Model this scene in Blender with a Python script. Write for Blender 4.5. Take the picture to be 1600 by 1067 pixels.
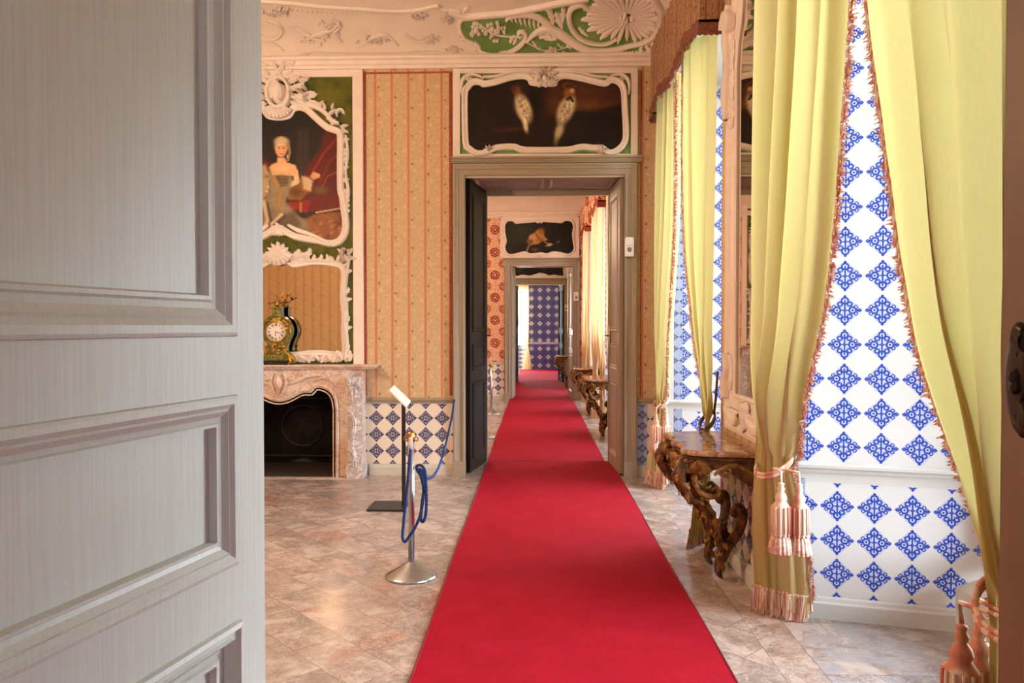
import bpy, math, random
import numpy as np
from mathutils import Vector, Matrix

for o in list(bpy.data.objects):
    bpy.data.objects.remove(o)
rnd = random.Random(7)
S = bpy.context.scene
COL = S.collection
PI = math.pi

# ------------------------------------------------------------------ camera
F, CX, CY, H = 1180.0, 800.0, 533.5, 1.6
YAW, PIT = math.atan(37 / F), math.atan(22.5 / F)
cam = bpy.data.cameras.new('camera')
cam.sensor_width = 36
cam.lens = F / 1600 * 36
cam.clip_start = 0.05
cam.clip_end = 200
cam_o = bpy.data.objects.new('camera', cam)
COL.objects.link(cam_o)
cam_o.location = (0, 0, H)
cam_o.rotation_euler = (PI / 2 - PIT, 0, YAW)
S.camera = cam_o
VF = Vector((-math.sin(YAW) * math.cos(PIT), math.cos(YAW) * math.cos(PIT), -math.sin(PIT)))
VR = Vector((math.cos(YAW), math.sin(YAW), 0))
VU = VR.cross(VF)
CC = Vector((0, 0, H))


def ray(x, y):
    return VF + VR * ((x - CX) / F) - VU * ((y - CY) / F)


def py(x, y, Y):
    """the point of depth Y measured at a spot of the photograph"""
    d = ray(x, y)
    return CC + d * (Y / d.y)


# ------------------------------------------------------------------ world, daylight, exposure
S.view_settings.view_transform = 'Standard'
S.view_settings.look = 'None'
S.view_settings.gamma = 1
S.view_settings.use_curve_mapping = False
S.view_settings.exposure = -0.08
S.cycles.max_bounces = 10
S.cycles.diffuse_bounces = 6
S.cycles.glossy_bounces = 4
S.cycles.transparent_max_bounces = 8
S.cycles.sample_clamp_indirect = 4
S.cycles.caustics_reflective = False
S.cycles.caustics_refractive = False
SKY = 32.0
W = bpy.data.worlds.new('sky')
S.world = W
W.use_nodes = True
W.node_tree.nodes['Background'].inputs[0].default_value = (0.86, 0.93, 1.0, 1)
W.node_tree.nodes['Background'].inputs[1].default_value = SKY


def light(name, kind, loc, energy, color, rot=(0, 0, 0), size=(1, 1), portal=False, radius=.1):
    l = bpy.data.lights.new(name, kind)
    l.energy = energy
    l.color = color
    o = bpy.data.objects.new(name, l)
    o.location = loc
    o.rotation_euler = rot
    COL.objects.link(o)
    if kind == 'AREA':
        l.shape = 'RECTANGLE'
        l.size, l.size_y = size
        l.cycles.is_portal = portal
    else:
        l.shadow_soft_size = radius
    return o


# wall planes along the enfilade
XR = 1.34            # right wall of the near room
XR2, XR3 = 1.15, .99 # right wall of the red room and of the rooms beyond
XW = 2.36            # window plane
XL = -6.0            # left wall
Y0, Y1, Y1b = 0.75, 8.12, 8.93
Y2, Y2b = 16.69, 17.4
Y3, Y3b = 21.67, 22.3
Y4 = 28.4
WIN = {1: [3.12, 6.63], 2: [9.75, 12.5, 15.4], 3: [18.4], 4: [23.7, 26.3]}
HW = {1: 1.13, 2: .80, 3: .78, 4: .78}
LAMP = (1.0, 0.72, 0.50)
for r in WIN:
    for yc in WIN[r]:
        light('window_daylight', 'AREA', (XW + .12, yc, 2.2), 1, (1, 1, 1), (0, PI / 2, 0), (3.6, 2 * HW[r]), True)
light('window_daylight', 'AREA', (XW + .12, -2.6, 2.2), 1, (1, 1, 1), (0, PI / 2, 0), (3.6, 1.1), True)
LAMPS = [((-3.1, 4.4, 3.0), 420), ((-1.6, 12.7, 3.2), 230), ((-1.6, 19.5, 3.0), 110), ((-1.6, 25.0, 3.0), 110), ((-1.6, -2.6, 3.2), 14)]  # first is the chandelier; the others are added lights without a fixture
for p, e in LAMPS:
    light('warm_room_light', 'POINT', (p[0], p[1], p[2]), e, LAMP, radius=.28)


# ------------------------------------------------------------------ node helpers
def lin(c):
    c = [v / 255 for v in c[:3]]
    return tuple(v / 12.92 if v <= .04045 else ((v + .055) / 1.055) ** 2.4 for v in c)


class X:
    """socket with arithmetic"""
    def __init__(s, nt, k):
        s.nt, s.k = nt, k

    def m(s, op, *a):
        n = s.nt.nodes.new('ShaderNodeMath')
        n.operation = op
        for i, q in enumerate((s,) + a):
            if isinstance(q, X):
                s.nt.links.new(q.k, n.inputs[i])
            else:
                n.inputs[i].default_value = q
        return X(s.nt, n.outputs[0])

    def __add__(s, o): return s.m('ADD', o)
    def __sub__(s, o): return s.m('SUBTRACT', o)
    def __mul__(s, o): return s.m('MULTIPLY', o)
    def __truediv__(s, o): return s.m('DIVIDE', o)
    def abs(s): return s.m('ABSOLUTE')
    def fr(s): return s.m('FRACT')
    def fl(s): return s.m('FLOOR')
    def sin(s): return s.m('SINE')
    def sq(s): return s.m('SQRT')
    def lt(s, o): return s.m('LESS_THAN', o)
    def gt(s, o): return s.m('GREATER_THAN', o)
    def mx(s, o): return s.m('MAXIMUM', o)
    def mn(s, o): return s.m('MINIMUM', o)

    def ss(s, a, b):
        n = s.nt.nodes.new('ShaderNodeMapRange')
        n.interpolation_type = 'SMOOTHSTEP'
        s.nt.links.new(s.k, n.inputs[0])
        n.inputs[1].default_value, n.inputs[2].default_value = a, b
        return X(s.nt, n.outputs[0])


class M:
    def __init__(s, name, rough=.6, metal=0., spec=.5, coat=0.):
        s.mat = bpy.data.materials.new(name)
        s.mat.use_nodes = True
        s.nt = s.mat.node_tree
        s.b = s.nt.nodes['Principled BSDF']
        s.out = s.nt.nodes['Material Output']
        s.b.inputs['Roughness'].default_value = rough
        s.b.inputs['Metallic'].default_value = metal
        s.b.inputs['Specular IOR Level'].default_value = spec
        s.b.inputs['Coat Weight'].default_value = coat

    def node(s, t, **k):
        n = s.nt.nodes.new(t)
        for a, v in k.items():
            setattr(n, a, v)
        return n

    def uv(s):
        n = s.node('ShaderNodeTexCoord')
        q = s.node('ShaderNodeSeparateXYZ')
        s.nt.links.new(n.outputs['UV'], q.inputs[0])
        return X(s.nt, q.outputs[0]), X(s.nt, q.outputs[1])

    def pos(s, obj=False):
        if obj:
            v = s.node('ShaderNodeTexCoord').outputs['Object']
        else:
            v = s.node('ShaderNodeNewGeometry').outputs['Position']
        q = s.node('ShaderNodeSeparateXYZ')
        s.nt.links.new(v, q.inputs[0])
        return [X(s.nt, q.outputs[i]) for i in range(3)]

    def vec(s, a, b, c=0.):
        n = s.node('ShaderNodeCombineXYZ')
        for i, q in enumerate((a, b, c)):
            if isinstance(q, X):
                s.nt.links.new(q.k, n.inputs[i])
            else:
                n.inputs[i].default_value = q
        return n.outputs[0]

    def noise(s, v=None, scale=5., detail=4., rough=.5, dist=0.):
        n = s.node('ShaderNodeTexNoise')
        if v is not None:
            s.nt.links.new(v, n.inputs['Vector'])
        n.inputs['Scale'].default_value = scale
        n.inputs['Detail'].default_value = detail
        n.inputs['Roughness'].default_value = rough
        n.inputs['Distortion'].default_value = dist
        return X(s.nt, n.outputs['Fac'])

    def mix(s, f, a, b):
        n = s.node('ShaderNodeMix', data_type='RGBA')
        if isinstance(f, X):
            s.nt.links.new(f.k, n.inputs[0])
        else:
            n.inputs[0].default_value = f
        for i, q in ((6, a), (7, b)):
            if isinstance(q, (tuple, list)):
                n.inputs[i].default_value = (*q[:3], 1)
            else:
                s.nt.links.new(q, n.inputs[i])
        return n.outputs[2]

    def col(s, c):
        if isinstance(c, (tuple, list)):
            s.b.inputs['Base Color'].default_value = (*c[:3], 1)
        else:
            s.nt.links.new(c, s.b.inputs['Base Color'])
        return s

    def bump(s, h, strength=.3, dist=.01):
        n = s.node('ShaderNodeBump')
        n.inputs['Strength'].default_value = strength
        n.inputs['Distance'].default_value = dist
        s.nt.links.new(h.k, n.inputs['Height'])
        s.nt.links.new(n.outputs[0], s.b.inputs['Normal'])
        return s

    def rough(s, x):
        s.nt.links.new(x.k, s.b.inputs['Roughness'])
        return s


def simple(name, rgb, rough=.6, metal=0., var=.12, scale=8., bump=.0, spec=.5, coat=0., obj=True, rgb2=None):
    """two-tone noisy surface"""
    m = M(name, rough, metal, spec, coat)
    c = lin(rgb)
    c2 = lin(rgb2) if rgb2 else tuple(v * (1 - var) for v in c)
    tc = m.node('ShaderNodeTexCoord').outputs['Object'] if obj else m.node('ShaderNodeNewGeometry').outputs['Position']
    n = m.noise(tc, scale, 5)
    m.col(m.mix(n.ss(.3, .7), c, c2))
    if bump:
        m.bump(m.noise(tc, scale * 6, 4), bump)
    return m.mat


MAT = {}
WHITE = (228, 222, 214)


def build_materials():
    # stucco and paints
    MAT['stucco'] = simple('white_stucco', (244, 233, 222), .55, var=.06, bump=.08)
    MAT['stucco_flat'] = simple('white_plaster', (232, 219, 205), .7, var=.07, scale=3, bump=.06, obj=False)
    MAT['taupe'] = simple('taupe_paint', (160, 148, 130), .4, var=.05, scale=2)
    MAT['taupe_dark'] = simple('dark_door_paint', (30, 23, 19), .6, var=.2, scale=4, spec=.15)
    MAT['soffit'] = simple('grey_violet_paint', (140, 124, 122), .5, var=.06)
    MAT['trim_white'] = simple('pale_trim_paint', (206, 202, 190), .4, var=.05)
    MAT['trim_reveal'] = simple('white_reveal_paint', (228, 230, 228), .4, var=.04)
    m = M('brushed_white_paint', .38)
    tc = m.node('ShaderNodeTexCoord')
    mp = m.node('ShaderNodeMapping')
    m.nt.links.new(tc.outputs['Object'], mp.inputs[0])
    mp.inputs['Scale'].default_value = (90, 90, 1.6)
    n = m.noise(mp.outputs[0], 2.2, 5)
    m.col(m.mix(n.ss(.3, .75), lin((222, 227, 223)), lin((213, 217, 213))))
    m.bump(n, .06, .001)
    MAT['door_white'] = m.mat
    MAT['door_brown'] = simple('brown_shaded_paint', (118, 88, 66), .45, var=.2, scale=3)  # backlit shade of the near right leaf is put into this brown
    m = M('field_green', .8)
    tc = m.node('ShaderNodeNewGeometry').outputs['Position']
    m.col(m.mix(m.noise(tc, 4, 5).ss(.3, .7), lin((118, 150, 88)), lin((96, 128, 66))))
    MAT['green'] = m.mat
    m = M('olive_velvet_field', .9)
    tc = m.node('ShaderNodeNewGeometry').outputs['Position']
    m.col(m.mix(m.noise(tc, 7, 6, .65).ss(.25, .75), lin((104, 100, 28)), lin((58, 66, 18))))
    MAT['olive'] = m.mat

    # ---- red carpet
    m = M('red_felt', .95, spec=.15)
    p = m.node('ShaderNodeNewGeometry').outputs['Position']
    n = m.noise(p, 260, 3)
    n2 = m.noise(p, 5, 4)
    c = m.mix(n.ss(.3, .7), lin((156, 8, 33)), lin((130, 4, 25)))
    m.col(m.mix(n2.ss(.3, .8) * .25, c, lin((176, 22, 48))))
    m.bump(n, .5, .004)
    m.b.inputs['Sheen Weight'].default_value = .0
    m.b.inputs['Sheen Tint'].default_value = (1, .5, .5, 1)
    MAT['carpet'] = m.mat
    MAT['carpet_edge'] = simple('carpet_edge_stitch', (120, 12, 40), .9)

    # ---- marble floor
    m = M('marble_slabs', .16, spec=.5)
    x, y, z = m.pos()
    a = (x + y) * .70711
    b = (x - y) * .70711
    row = (a / .258 + .22).fl()
    bb = b / .52 + row.m('MULTIPLY', .5) + .1
    colm = bb.fl()
    fa = (a / .258 + .22).fr()
    fb = bb.fr()
    # straight border strips along the window wall
    st = x.gt(1.135)
    st2 = x.gt(1.335)
    ys = (y / .62 + st2 * .37)
    seed0 = row * 7.31 + colm * 3.77
    seed1 = ys.fl() * 5.13 + st2 * 11.7 + 40.
    inv = st.m('SUBTRACT', 1.).m('MULTIPLY', -1.)
    seed = seed0 * inv + seed1 * st
    wn = m.node('ShaderNodeTexWhiteNoise', noise_dimensions='1D')
    m.nt.links.new(seed.k, wn.inputs['W'])
    rv = X(m.nt, wn.outputs['Value'])
    sc = m.node('ShaderNodeSeparateColor')
    m.nt.links.new(wn.outputs['Color'], sc.inputs[0])
    r2, r3 = X(m.nt, sc.outputs[1]), X(m.nt, sc.outputs[2])
    v = m.vec(x + seed * 3.1, y + seed * 1.7, seed)
    n1 = m.noise(v, 2.6, 8, .66, .9)
    n2 = m.noise(v, 1.8, 7, .62, .8)
    n3 = m.noise(v, 9., 8, .7, 1.0)
    base = m.mix(rv, lin((170, 148, 136)), lin((140, 130, 126)))
    base = m.mix(st2 * .8, base, lin((150, 148, 152)))
    base = m.mix(n1.ss(.4, .62) * .8, base, lin((196, 178, 166)))
    base = m.mix(n2.ss(.54, .66) * r2, base, lin((160, 104, 84)))
    vein = (n1 - .5).abs().ss(.012, .0)
    vein2 = (n3 - .5).abs().ss(.011, .0)
    n4 = m.noise(v, 5., 8, .7, .6)
    base = m.mix(n4.ss(.44, .62) * .6, base, lin((128, 104, 96)))
    base = m.mix(vein * (r3 * .6 + .3), base, lin((112, 96, 90)))
    base = m.mix(vein2 * (r2 * .5 + .3), base, lin((226, 212, 198)))
    blot = n2.ss(.42, .3) * (r3 * .8 + .2)
    base = m.mix(blot * .6, base, lin((104, 96, 94)))
    ea = (fa - .5).abs().gt(.4925)
    eb = (fb - .5).abs().gt(.4962)
    jd = ea.mx(eb) * inv
    js = ((x - 1.335).abs().lt(.0022)).mx((x - 1.135).abs().lt(.002)).mx((ys.fr() - .5).abs().gt(.4965) * st)
    base = m.mix(jd.mx(js) * .6, base, lin((86, 72, 62)))
    m.col(base)
    m.rough(m.noise(v, 3, 5).ss(.2, .9) * .14 + .14)
    MAT['floor'] = m.mat
    MAT['floor_far'] = m.mat

    # ---- fireplace marble
    m = M('veined_mantel_marble', .25)
    tc = m.node('ShaderNodeTexCoord').outputs['Object']
    n1 = m.noise(tc, 4.5, 8, .65, 1.6)
    n2 = m.noise(tc, 2.2, 6, .6, 1.2)
    c = m.mix(n2.ss(.4, .65), lin((230, 216, 204)), lin((214, 182, 160)))
    c = m.mix((n1 - .5).abs().ss(.03, 0) * .55, c, lin((130, 100, 94)))
    m.col(c)
    MAT['mantel'] = m.mat
    m = M('grey_white_marble', .25)
    tc = m.node('ShaderNodeTexCoord').outputs['Object']
    n1 = m.noise(tc, 6.5, 8, .65, 1.6)
    c = m.mix((n1 - .5).abs().ss(.12, 0) * .8, lin((230, 224, 220)), lin((162, 154, 154)))
    m.col(c)
    MAT['mantel_grey'] = m.mat
    m = M('console_marble', .12)
    tc = m.node('ShaderNodeTexCoord').outputs['Object']
    n1 = m.noise(tc, 5., 8, .65, 1.6)
    c = m.mix((n1 - .5).abs().ss(.1, 0) * .8, lin((150, 112, 84)), lin((206, 178, 150)))
    m.col(c)
    MAT['console_top'] = m.mat
    m = M('sooty_iron_plate', .6, .3)
    tc = m.node('ShaderNodeTexCoord').outputs['Object']
    m.col(m.mix(m.noise(tc, 8, 6).ss(.3, .7), lin((34, 28, 26)), lin((52, 42, 38))))
    MAT['soot'] = m.mat
    MAT['slate'] = simple('dark_hearth_slate', (70, 62, 58), .35)

    # ---- blue and white tiles
    def tile(name, p, blue, light_, white, dense=False, wash=.38, rough=.18, inverse=False):
        m = M(name, rough)
        u, v = m.uv()
        a = (u / p).fr() - .5
        b = (v / p).fr() - .5
        A, B = a.abs(), b.abs()
        d = A + B

        def circ(cx, cy, sx=1.):
            e = (A - cx) * sx
            g = B - cy
            return (e * e + g * g).sq()
        r1 = circ(.21, 0.)
        o = (r1 - .09).abs().lt(.026)
        o = o.mx(r1.lt(.03))
        o = o.mx(A.lt(.022) * B.lt(.3))
        o = o.mx((circ(0., .28) - .088).abs().lt(.026))
        o = o.mx((circ(.13, .18) - .06).abs().lt(.024))
        o = o.mx(circ(.385, 0., .7).lt(.05))
        o = o.mx(circ(0., .405).lt(.04))
        o = o.mx((circ(.30, .10) - .045).abs().lt(.016))
        o = o.mx(circ(0., .0).lt(.045)).mx(B.lt(.016) * A.lt(.12))
        wv = m.noise(m.vec(A * 16., B * 16., 0.), 1.6, 3)
        if dense:
            mask = d.gt(-1.)
        elif inverse:
            # blue ground with round white rosettes on the lattice
            q = (A * A + B * B).sq()
            pet = (circ(.13, .13) - .1).lt(0.)
            mask = pet.mx(q.lt(.12)).m('SUBTRACT', 1.).abs()
            o = q.lt(.07).mx((circ(.5, .5) - .12).abs().lt(.035)).mx((A + B - .34).abs().lt(.03)).mx((circ(.5, .5) - .26).abs().lt(.02))
        else:
            mask = d.lt(.478)
        ol = o * (wv.ss(.25, .5) * .35 + .65)
        w = mask * (wv.ss(.42, .6) * .55 + .45)
        c = m.mix(w * wash, white, light_)
        if inverse:
            c = m.mix((A + B).ss(.26, .36), white, light_)
            c = m.mix(o * .85, c, blue)
        else:
            c = m.mix(ol * mask, c, blue)
            gap = ((A + B) - .5).abs().lt(.006)
            c = m.mix(gap * .12, c, lin((150, 150, 150)))
        m.col(c)
        return m.mat
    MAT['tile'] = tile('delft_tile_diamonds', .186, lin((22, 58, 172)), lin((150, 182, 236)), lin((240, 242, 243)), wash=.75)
    MAT['tile_dado'] = tile('delft_tile_dado_dim', .179, lin((22, 26, 84)), lin((86, 92, 140)), lin((238, 228, 212)), wash=.75)  # same tile pattern, with the dim light put into darker blues
    MAT['tile_border'] = tile('delft_tile_scroll_border', .12, lin((24, 40, 120)), lin((130, 155, 215)), lin((225, 230, 236)), dense=True, wash=.9)
    MAT['tile_far'] = tile('delft_tile_rosettes', .315, lin((48, 46, 96)), lin((92, 90, 138)), lin((226, 222, 222)), inverse=True)

    # ---- striped silk wallpaper
    def paper(name, ground, g2, stripe, edge, sprig):
        m = M(name, .65, spec=.3)
        u, v = m.uv()
        t = ((u + 1.726) / .179 + .5).fr() - .5
        s = t.abs()
        core = s.lt(.085)
        edgel = (s - .095).abs().lt(.014)
        zig = ((v / .022).fr() - .5).abs() * .1
        # sprigs between stripes
        k = ((u + 1.726) / .179 + .5).fl()
        tv = (v / .3 + k * .37).fr() - .5
        cx_ = (t.abs() - .5).abs()
        c1 = ((t + .23) * (t + .23) + (tv + .1) * (tv + .1) * 2.6).sq()
        c2 = ((t - .33) * (t - .33) + (tv - .18) * (tv - .18) * 2.6).sq()
        c3 = ((t - .2) * (t - .2) + (tv - .42) * (tv - .42) * 2.6).sq()
        nz = m.noise(m.vec(u, v), 90, 3)
        nz = (nz - .5) * 2.2 + .5
        fl_ = (c1 + nz * .1).lt(.15).mx((c2 + nz * .1).lt(.14))
        fd = (c3 + nz * .1).lt(.12).mx((c1 + nz * .05).lt(.05)).mx((c2 + nz * .05).lt(.05))
        vine = ((t - (v * 21.).sin() * .1 - .25).abs().lt(.012))
        lines = ((v / .018).fr() - .5).abs().ss(.3, .5)
        c = m.mix(m.noise(m.vec(u, v), 30, 5).ss(.35, .65), ground, g2)
        c = m.mix(lines * .18, c, g2)
        c = m.mix(vine * .45, c, sprig)
        c = m.mix(fl_ * .6, c, tuple(min(1, q * 1.3) for q in ground))
        c = m.mix(fd * .8, c, tuple(q * .6 for q in sprig))
        c = m.mix(core * (zig * 5. + .55), c, stripe)
        c = m.mix(edgel * .7, c, edge)
        m.col(c)
        return m.mat
    MAT['paper'] = paper('striped_silk_wallpaper', lin((210, 184, 144)), lin((196, 168, 128)), lin((184, 104, 78)), lin((226, 178, 140)), lin((150, 112, 70)))
    MAT['valance'] = paper('valance_striped_silk', lin((172, 138, 104)), lin((140, 104, 76)), lin((120, 66, 50)), lin((190, 150, 116)), lin((104, 66, 48)))
    # ---- red floral hanging
    m = M('red_floral_damask', .7)
    u, v = m.uv()
    a = (u / .36).fr() - .5
    b = (v / .5).fr() - .5
    b2 = (v / .5 + .5).fr() - .5
    a2 = (u / .36 + .5).fr() - .5
    nz = m.noise(m.vec(u, v), 34, 3, .7)
    d1 = (a * a + b * b * 2.).sq() + (nz - .5) * .34
    d2 = (a2 * a2 + b2 * b2 * 2.).sq() + (nz - .5) * .34
    c = m.mix(nz.ss(.5, .56), lin((240, 208, 172)), lin((206, 128, 96)))
    c = m.mix((d1 - .24).abs().lt(.045), c, lin((140, 28, 26)))
    c = m.mix((d1 - .11).abs().lt(.05), c, lin((158, 34, 30)))
    c = m.mix((d2 - .2).abs().lt(.05), c, lin((178, 60, 46)))
    c = m.mix((d2 - .08).abs().lt(.03), c, lin((120, 26, 20)))
    m.col(c)
    MAT['damask'] = m.mat
    MAT['damask_border'] = simple('red_brown_border', (170, 72, 46), .7, var=.5, scale=30)

    # ---- curtains
    def cloth(name, c1, c2, tr, trans=.5, var=30.):
        m = M(name, .75, spec=.2)
        x, y, z = m.pos()
        n = m.noise(m.vec(x * 160., y * 160., z * 14.), 1., 3)
        n2 = m.noise(m.vec(x, y, z * .4), 2.2, 3)
        c = m.mix(n.ss(.3, .7), c1, tuple(q * .93 for q in c1))
        c = m.mix(n2.ss(.35, .65), c, c2)
        m.col(c)
        m.b.inputs['Sheen Weight'].default_value = .2
        t = m.node('ShaderNodeBsdfTranslucent')
        t.inputs[0].default_value = (*tr, 1)
        mx = m.node('ShaderNodeMixShader')
        mx.inputs[0].default_value = trans
        m.nt.links.new(m.b.outputs[0], mx.inputs[1])
        m.nt.links.new(t.outputs[0], mx.inputs[2])
        m.nt.links.new(mx.outputs[0], m.out.inputs[0])
        return m.mat
    MAT['curtain'] = cloth('lime_silk_curtain', lin((202, 174, 124)), lin((196, 178, 112)), lin((200, 198, 132)), .25)
    MAT['curtain_cream'] = cloth('cream_silk_curtain', lin((244, 226, 186)), lin((240, 216, 172)), lin((244, 218, 164)), .5)
    m = M('pink_white_fringe', .85, spec=.1)
    x, y, z = m.pos()
    n = m.noise(m.vec(x * 90., y * 90., z * 6.), 1.3, 2)
    m.col(m.mix(n.ss(.42, .58), lin((236, 222, 208)), lin((196, 128, 112))))
    MAT['fringe'] = m.mat
    m = M('rose_tassel_yarn', .8, spec=.1)
    x, y, z = m.pos(True)
    an = y.m('ARCTAN2', x)
    s_ = (an * 14.).sin()
    m.col(m.mix(s_.ss(-.3, .5), lin((232, 206, 184)), lin((204, 140, 120))))
    MAT['tassel'] = m.mat
    MAT['valance_fringe'] = simple('burgundy_fringe', (136, 84, 66), .8, var=.4, scale=60)
    MAT['rope_brown'] = simple('brown_twisted_cord', (96, 68, 44), .7, var=.5, scale=50)
    # ---- metals etc
    MAT['gilt'] = simple('aged_gilt_wood', (128, 84, 42), .38, .35, scale=22, bump=.6, rgb2=(54, 33, 17))
    MAT['gilt_light'] = simple('gilt_highlight_tone', (186, 138, 74), .34, .45, scale=26, bump=.4, rgb2=(92, 60, 30))  # lighter copy of the gilt; highlights on the carving put into its colour
    MAT['ormolu'] = simple('gilt_bronze', (206, 160, 70), .28, .9, scale=30, rgb2=(120, 84, 30))
    MAT['clock_body'] = simple('green_lacquer', (124, 126, 66), .18, 0, scale=20, rgb2=(70, 80, 38), coat=.6)
    MAT['black_base'] = simple('black_plinth', (26, 26, 28), .25)
    MAT['enamel'] = simple('white_enamel', (238, 230, 216), .25, var=.04)
    MAT['ink'] = simple('black_numerals', (20, 18, 22), .5)
    MAT['steel'] = simple('brushed_steel', (196, 202, 212), .28, 1., var=.12, scale=30)
    MAT['brass'] = simple('brass_fitting', (190, 140, 80), .3, 1.)
    MAT['rope'] = None
    m = M('blue_rope', .65, spec=.3)
    x, y, z = m.pos()
    s_ = ((z + x * .7) * 420.).sin()
    m.col(m.mix(s_.ss(-.5, .7), lin((20, 66, 140)), lin((8, 30, 84))))
    m.bump(s_, .6, .003)
    MAT['rope'] = m.mat
    MAT['clear'] = simple('milky_plastic', (220, 214, 210), .3)
    MAT['black_metal'] = simple('black_powder_coat', (30, 30, 32), .4)
    MAT['white_plastic'] = simple('white_plastic', (232, 224, 212), .35, var=.03)
    MAT['grey_plastic'] = simple('grey_lens', (120, 112, 106), .3)
    MAT['dark_iron'] = simple('dark_iron_lock', (52, 36, 26), .35, .6, scale=20)
    MAT['candle'] = simple('ivory_candle', (240, 228, 200), .5, var=.02)
    MAT['ceramic'] = simple('blue_vase_glaze', (40, 60, 150), .12, scale=12, rgb2=(200, 206, 226))
    MAT['window_paint'] = simple('white_window_paint', (236, 236, 232), .4, var=.03)
    MAT['ground'] = simple('pale_gravel', (190, 188, 180), .9)
    m = M('mirror_silver', .02, 1.)
    n = m.noise(m.node('ShaderNodeTexCoord').outputs['Object'], 3, 3)
    m.col(m.mix(n, lin((226, 218, 206)), lin((212, 203, 190))))
    MAT['mirror'] = m.mat
    m = M('old_mirror_silver', .03, 1.)
    n = m.noise(m.node('ShaderNodeTexCoord').outputs['Object'], 3.4, 2)
    m.col(m.mix(n, lin((232, 222, 204)), lin((218, 206, 186))))
    MAT['mirror_old'] = m.mat
    m = M('candle_flame_bulb', .5)
    m.b.inputs['Emission Color'].default_value = (1, .74, .42, 1)
    m.b.inputs['Emission Strength'].default_value = 14
    MAT['bulb'] = m.mat
    # thin window glass
    m = M('window_glass')
    tr = m.node('ShaderNodeBsdfTransparent')
    tr.inputs[0].default_value = (.96, .98, .98, 1)
    gl = m.node('ShaderNodeBsdfGlossy')
    gl.inputs['Roughness'].default_value = .02
    fr = m.node('ShaderNodeFresnel')
    fr.inputs[0].default_value = 1.3
    mx = m.node('ShaderNodeMixShader')
    m.nt.links.new(fr.outputs[0], mx.inputs[0])
    m.nt.links.new(tr.outputs[0], mx.inputs[1])
    m.nt.links.new(gl.outputs[0], mx.inputs[2])
    m.nt.links.new(mx.outputs[0], m.out.inputs[0])
    MAT['glass'] = m.mat
    # painted canvases
    m = M('oil_on_canvas', .5, spec=.25)
    at = m.node('ShaderNodeAttribute', attribute_name='Col')
    m.nt.links.new(at.outputs['Color'], m.b.inputs['Base Color'])
    MAT['canvas'] = m.mat


build_materials()


# ------------------------------------------------------------------ object helpers
WL = {}


def tag(o, label=None, cat=None, group=None, kind=None):
    if label: o['label'] = label
    if cat: o['category'] = cat
    if group: o['group'] = group
    if kind: o['kind'] = kind
    return o


def thing(name, label, cat, loc, group=None):
    o = bpy.data.objects.new(name, None)
    o.empty_display_size = .1
    o.location = loc
    COL.objects.link(o)
    WL[o.name] = Vector(loc)
    return tag(o, label, cat, group)


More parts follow.
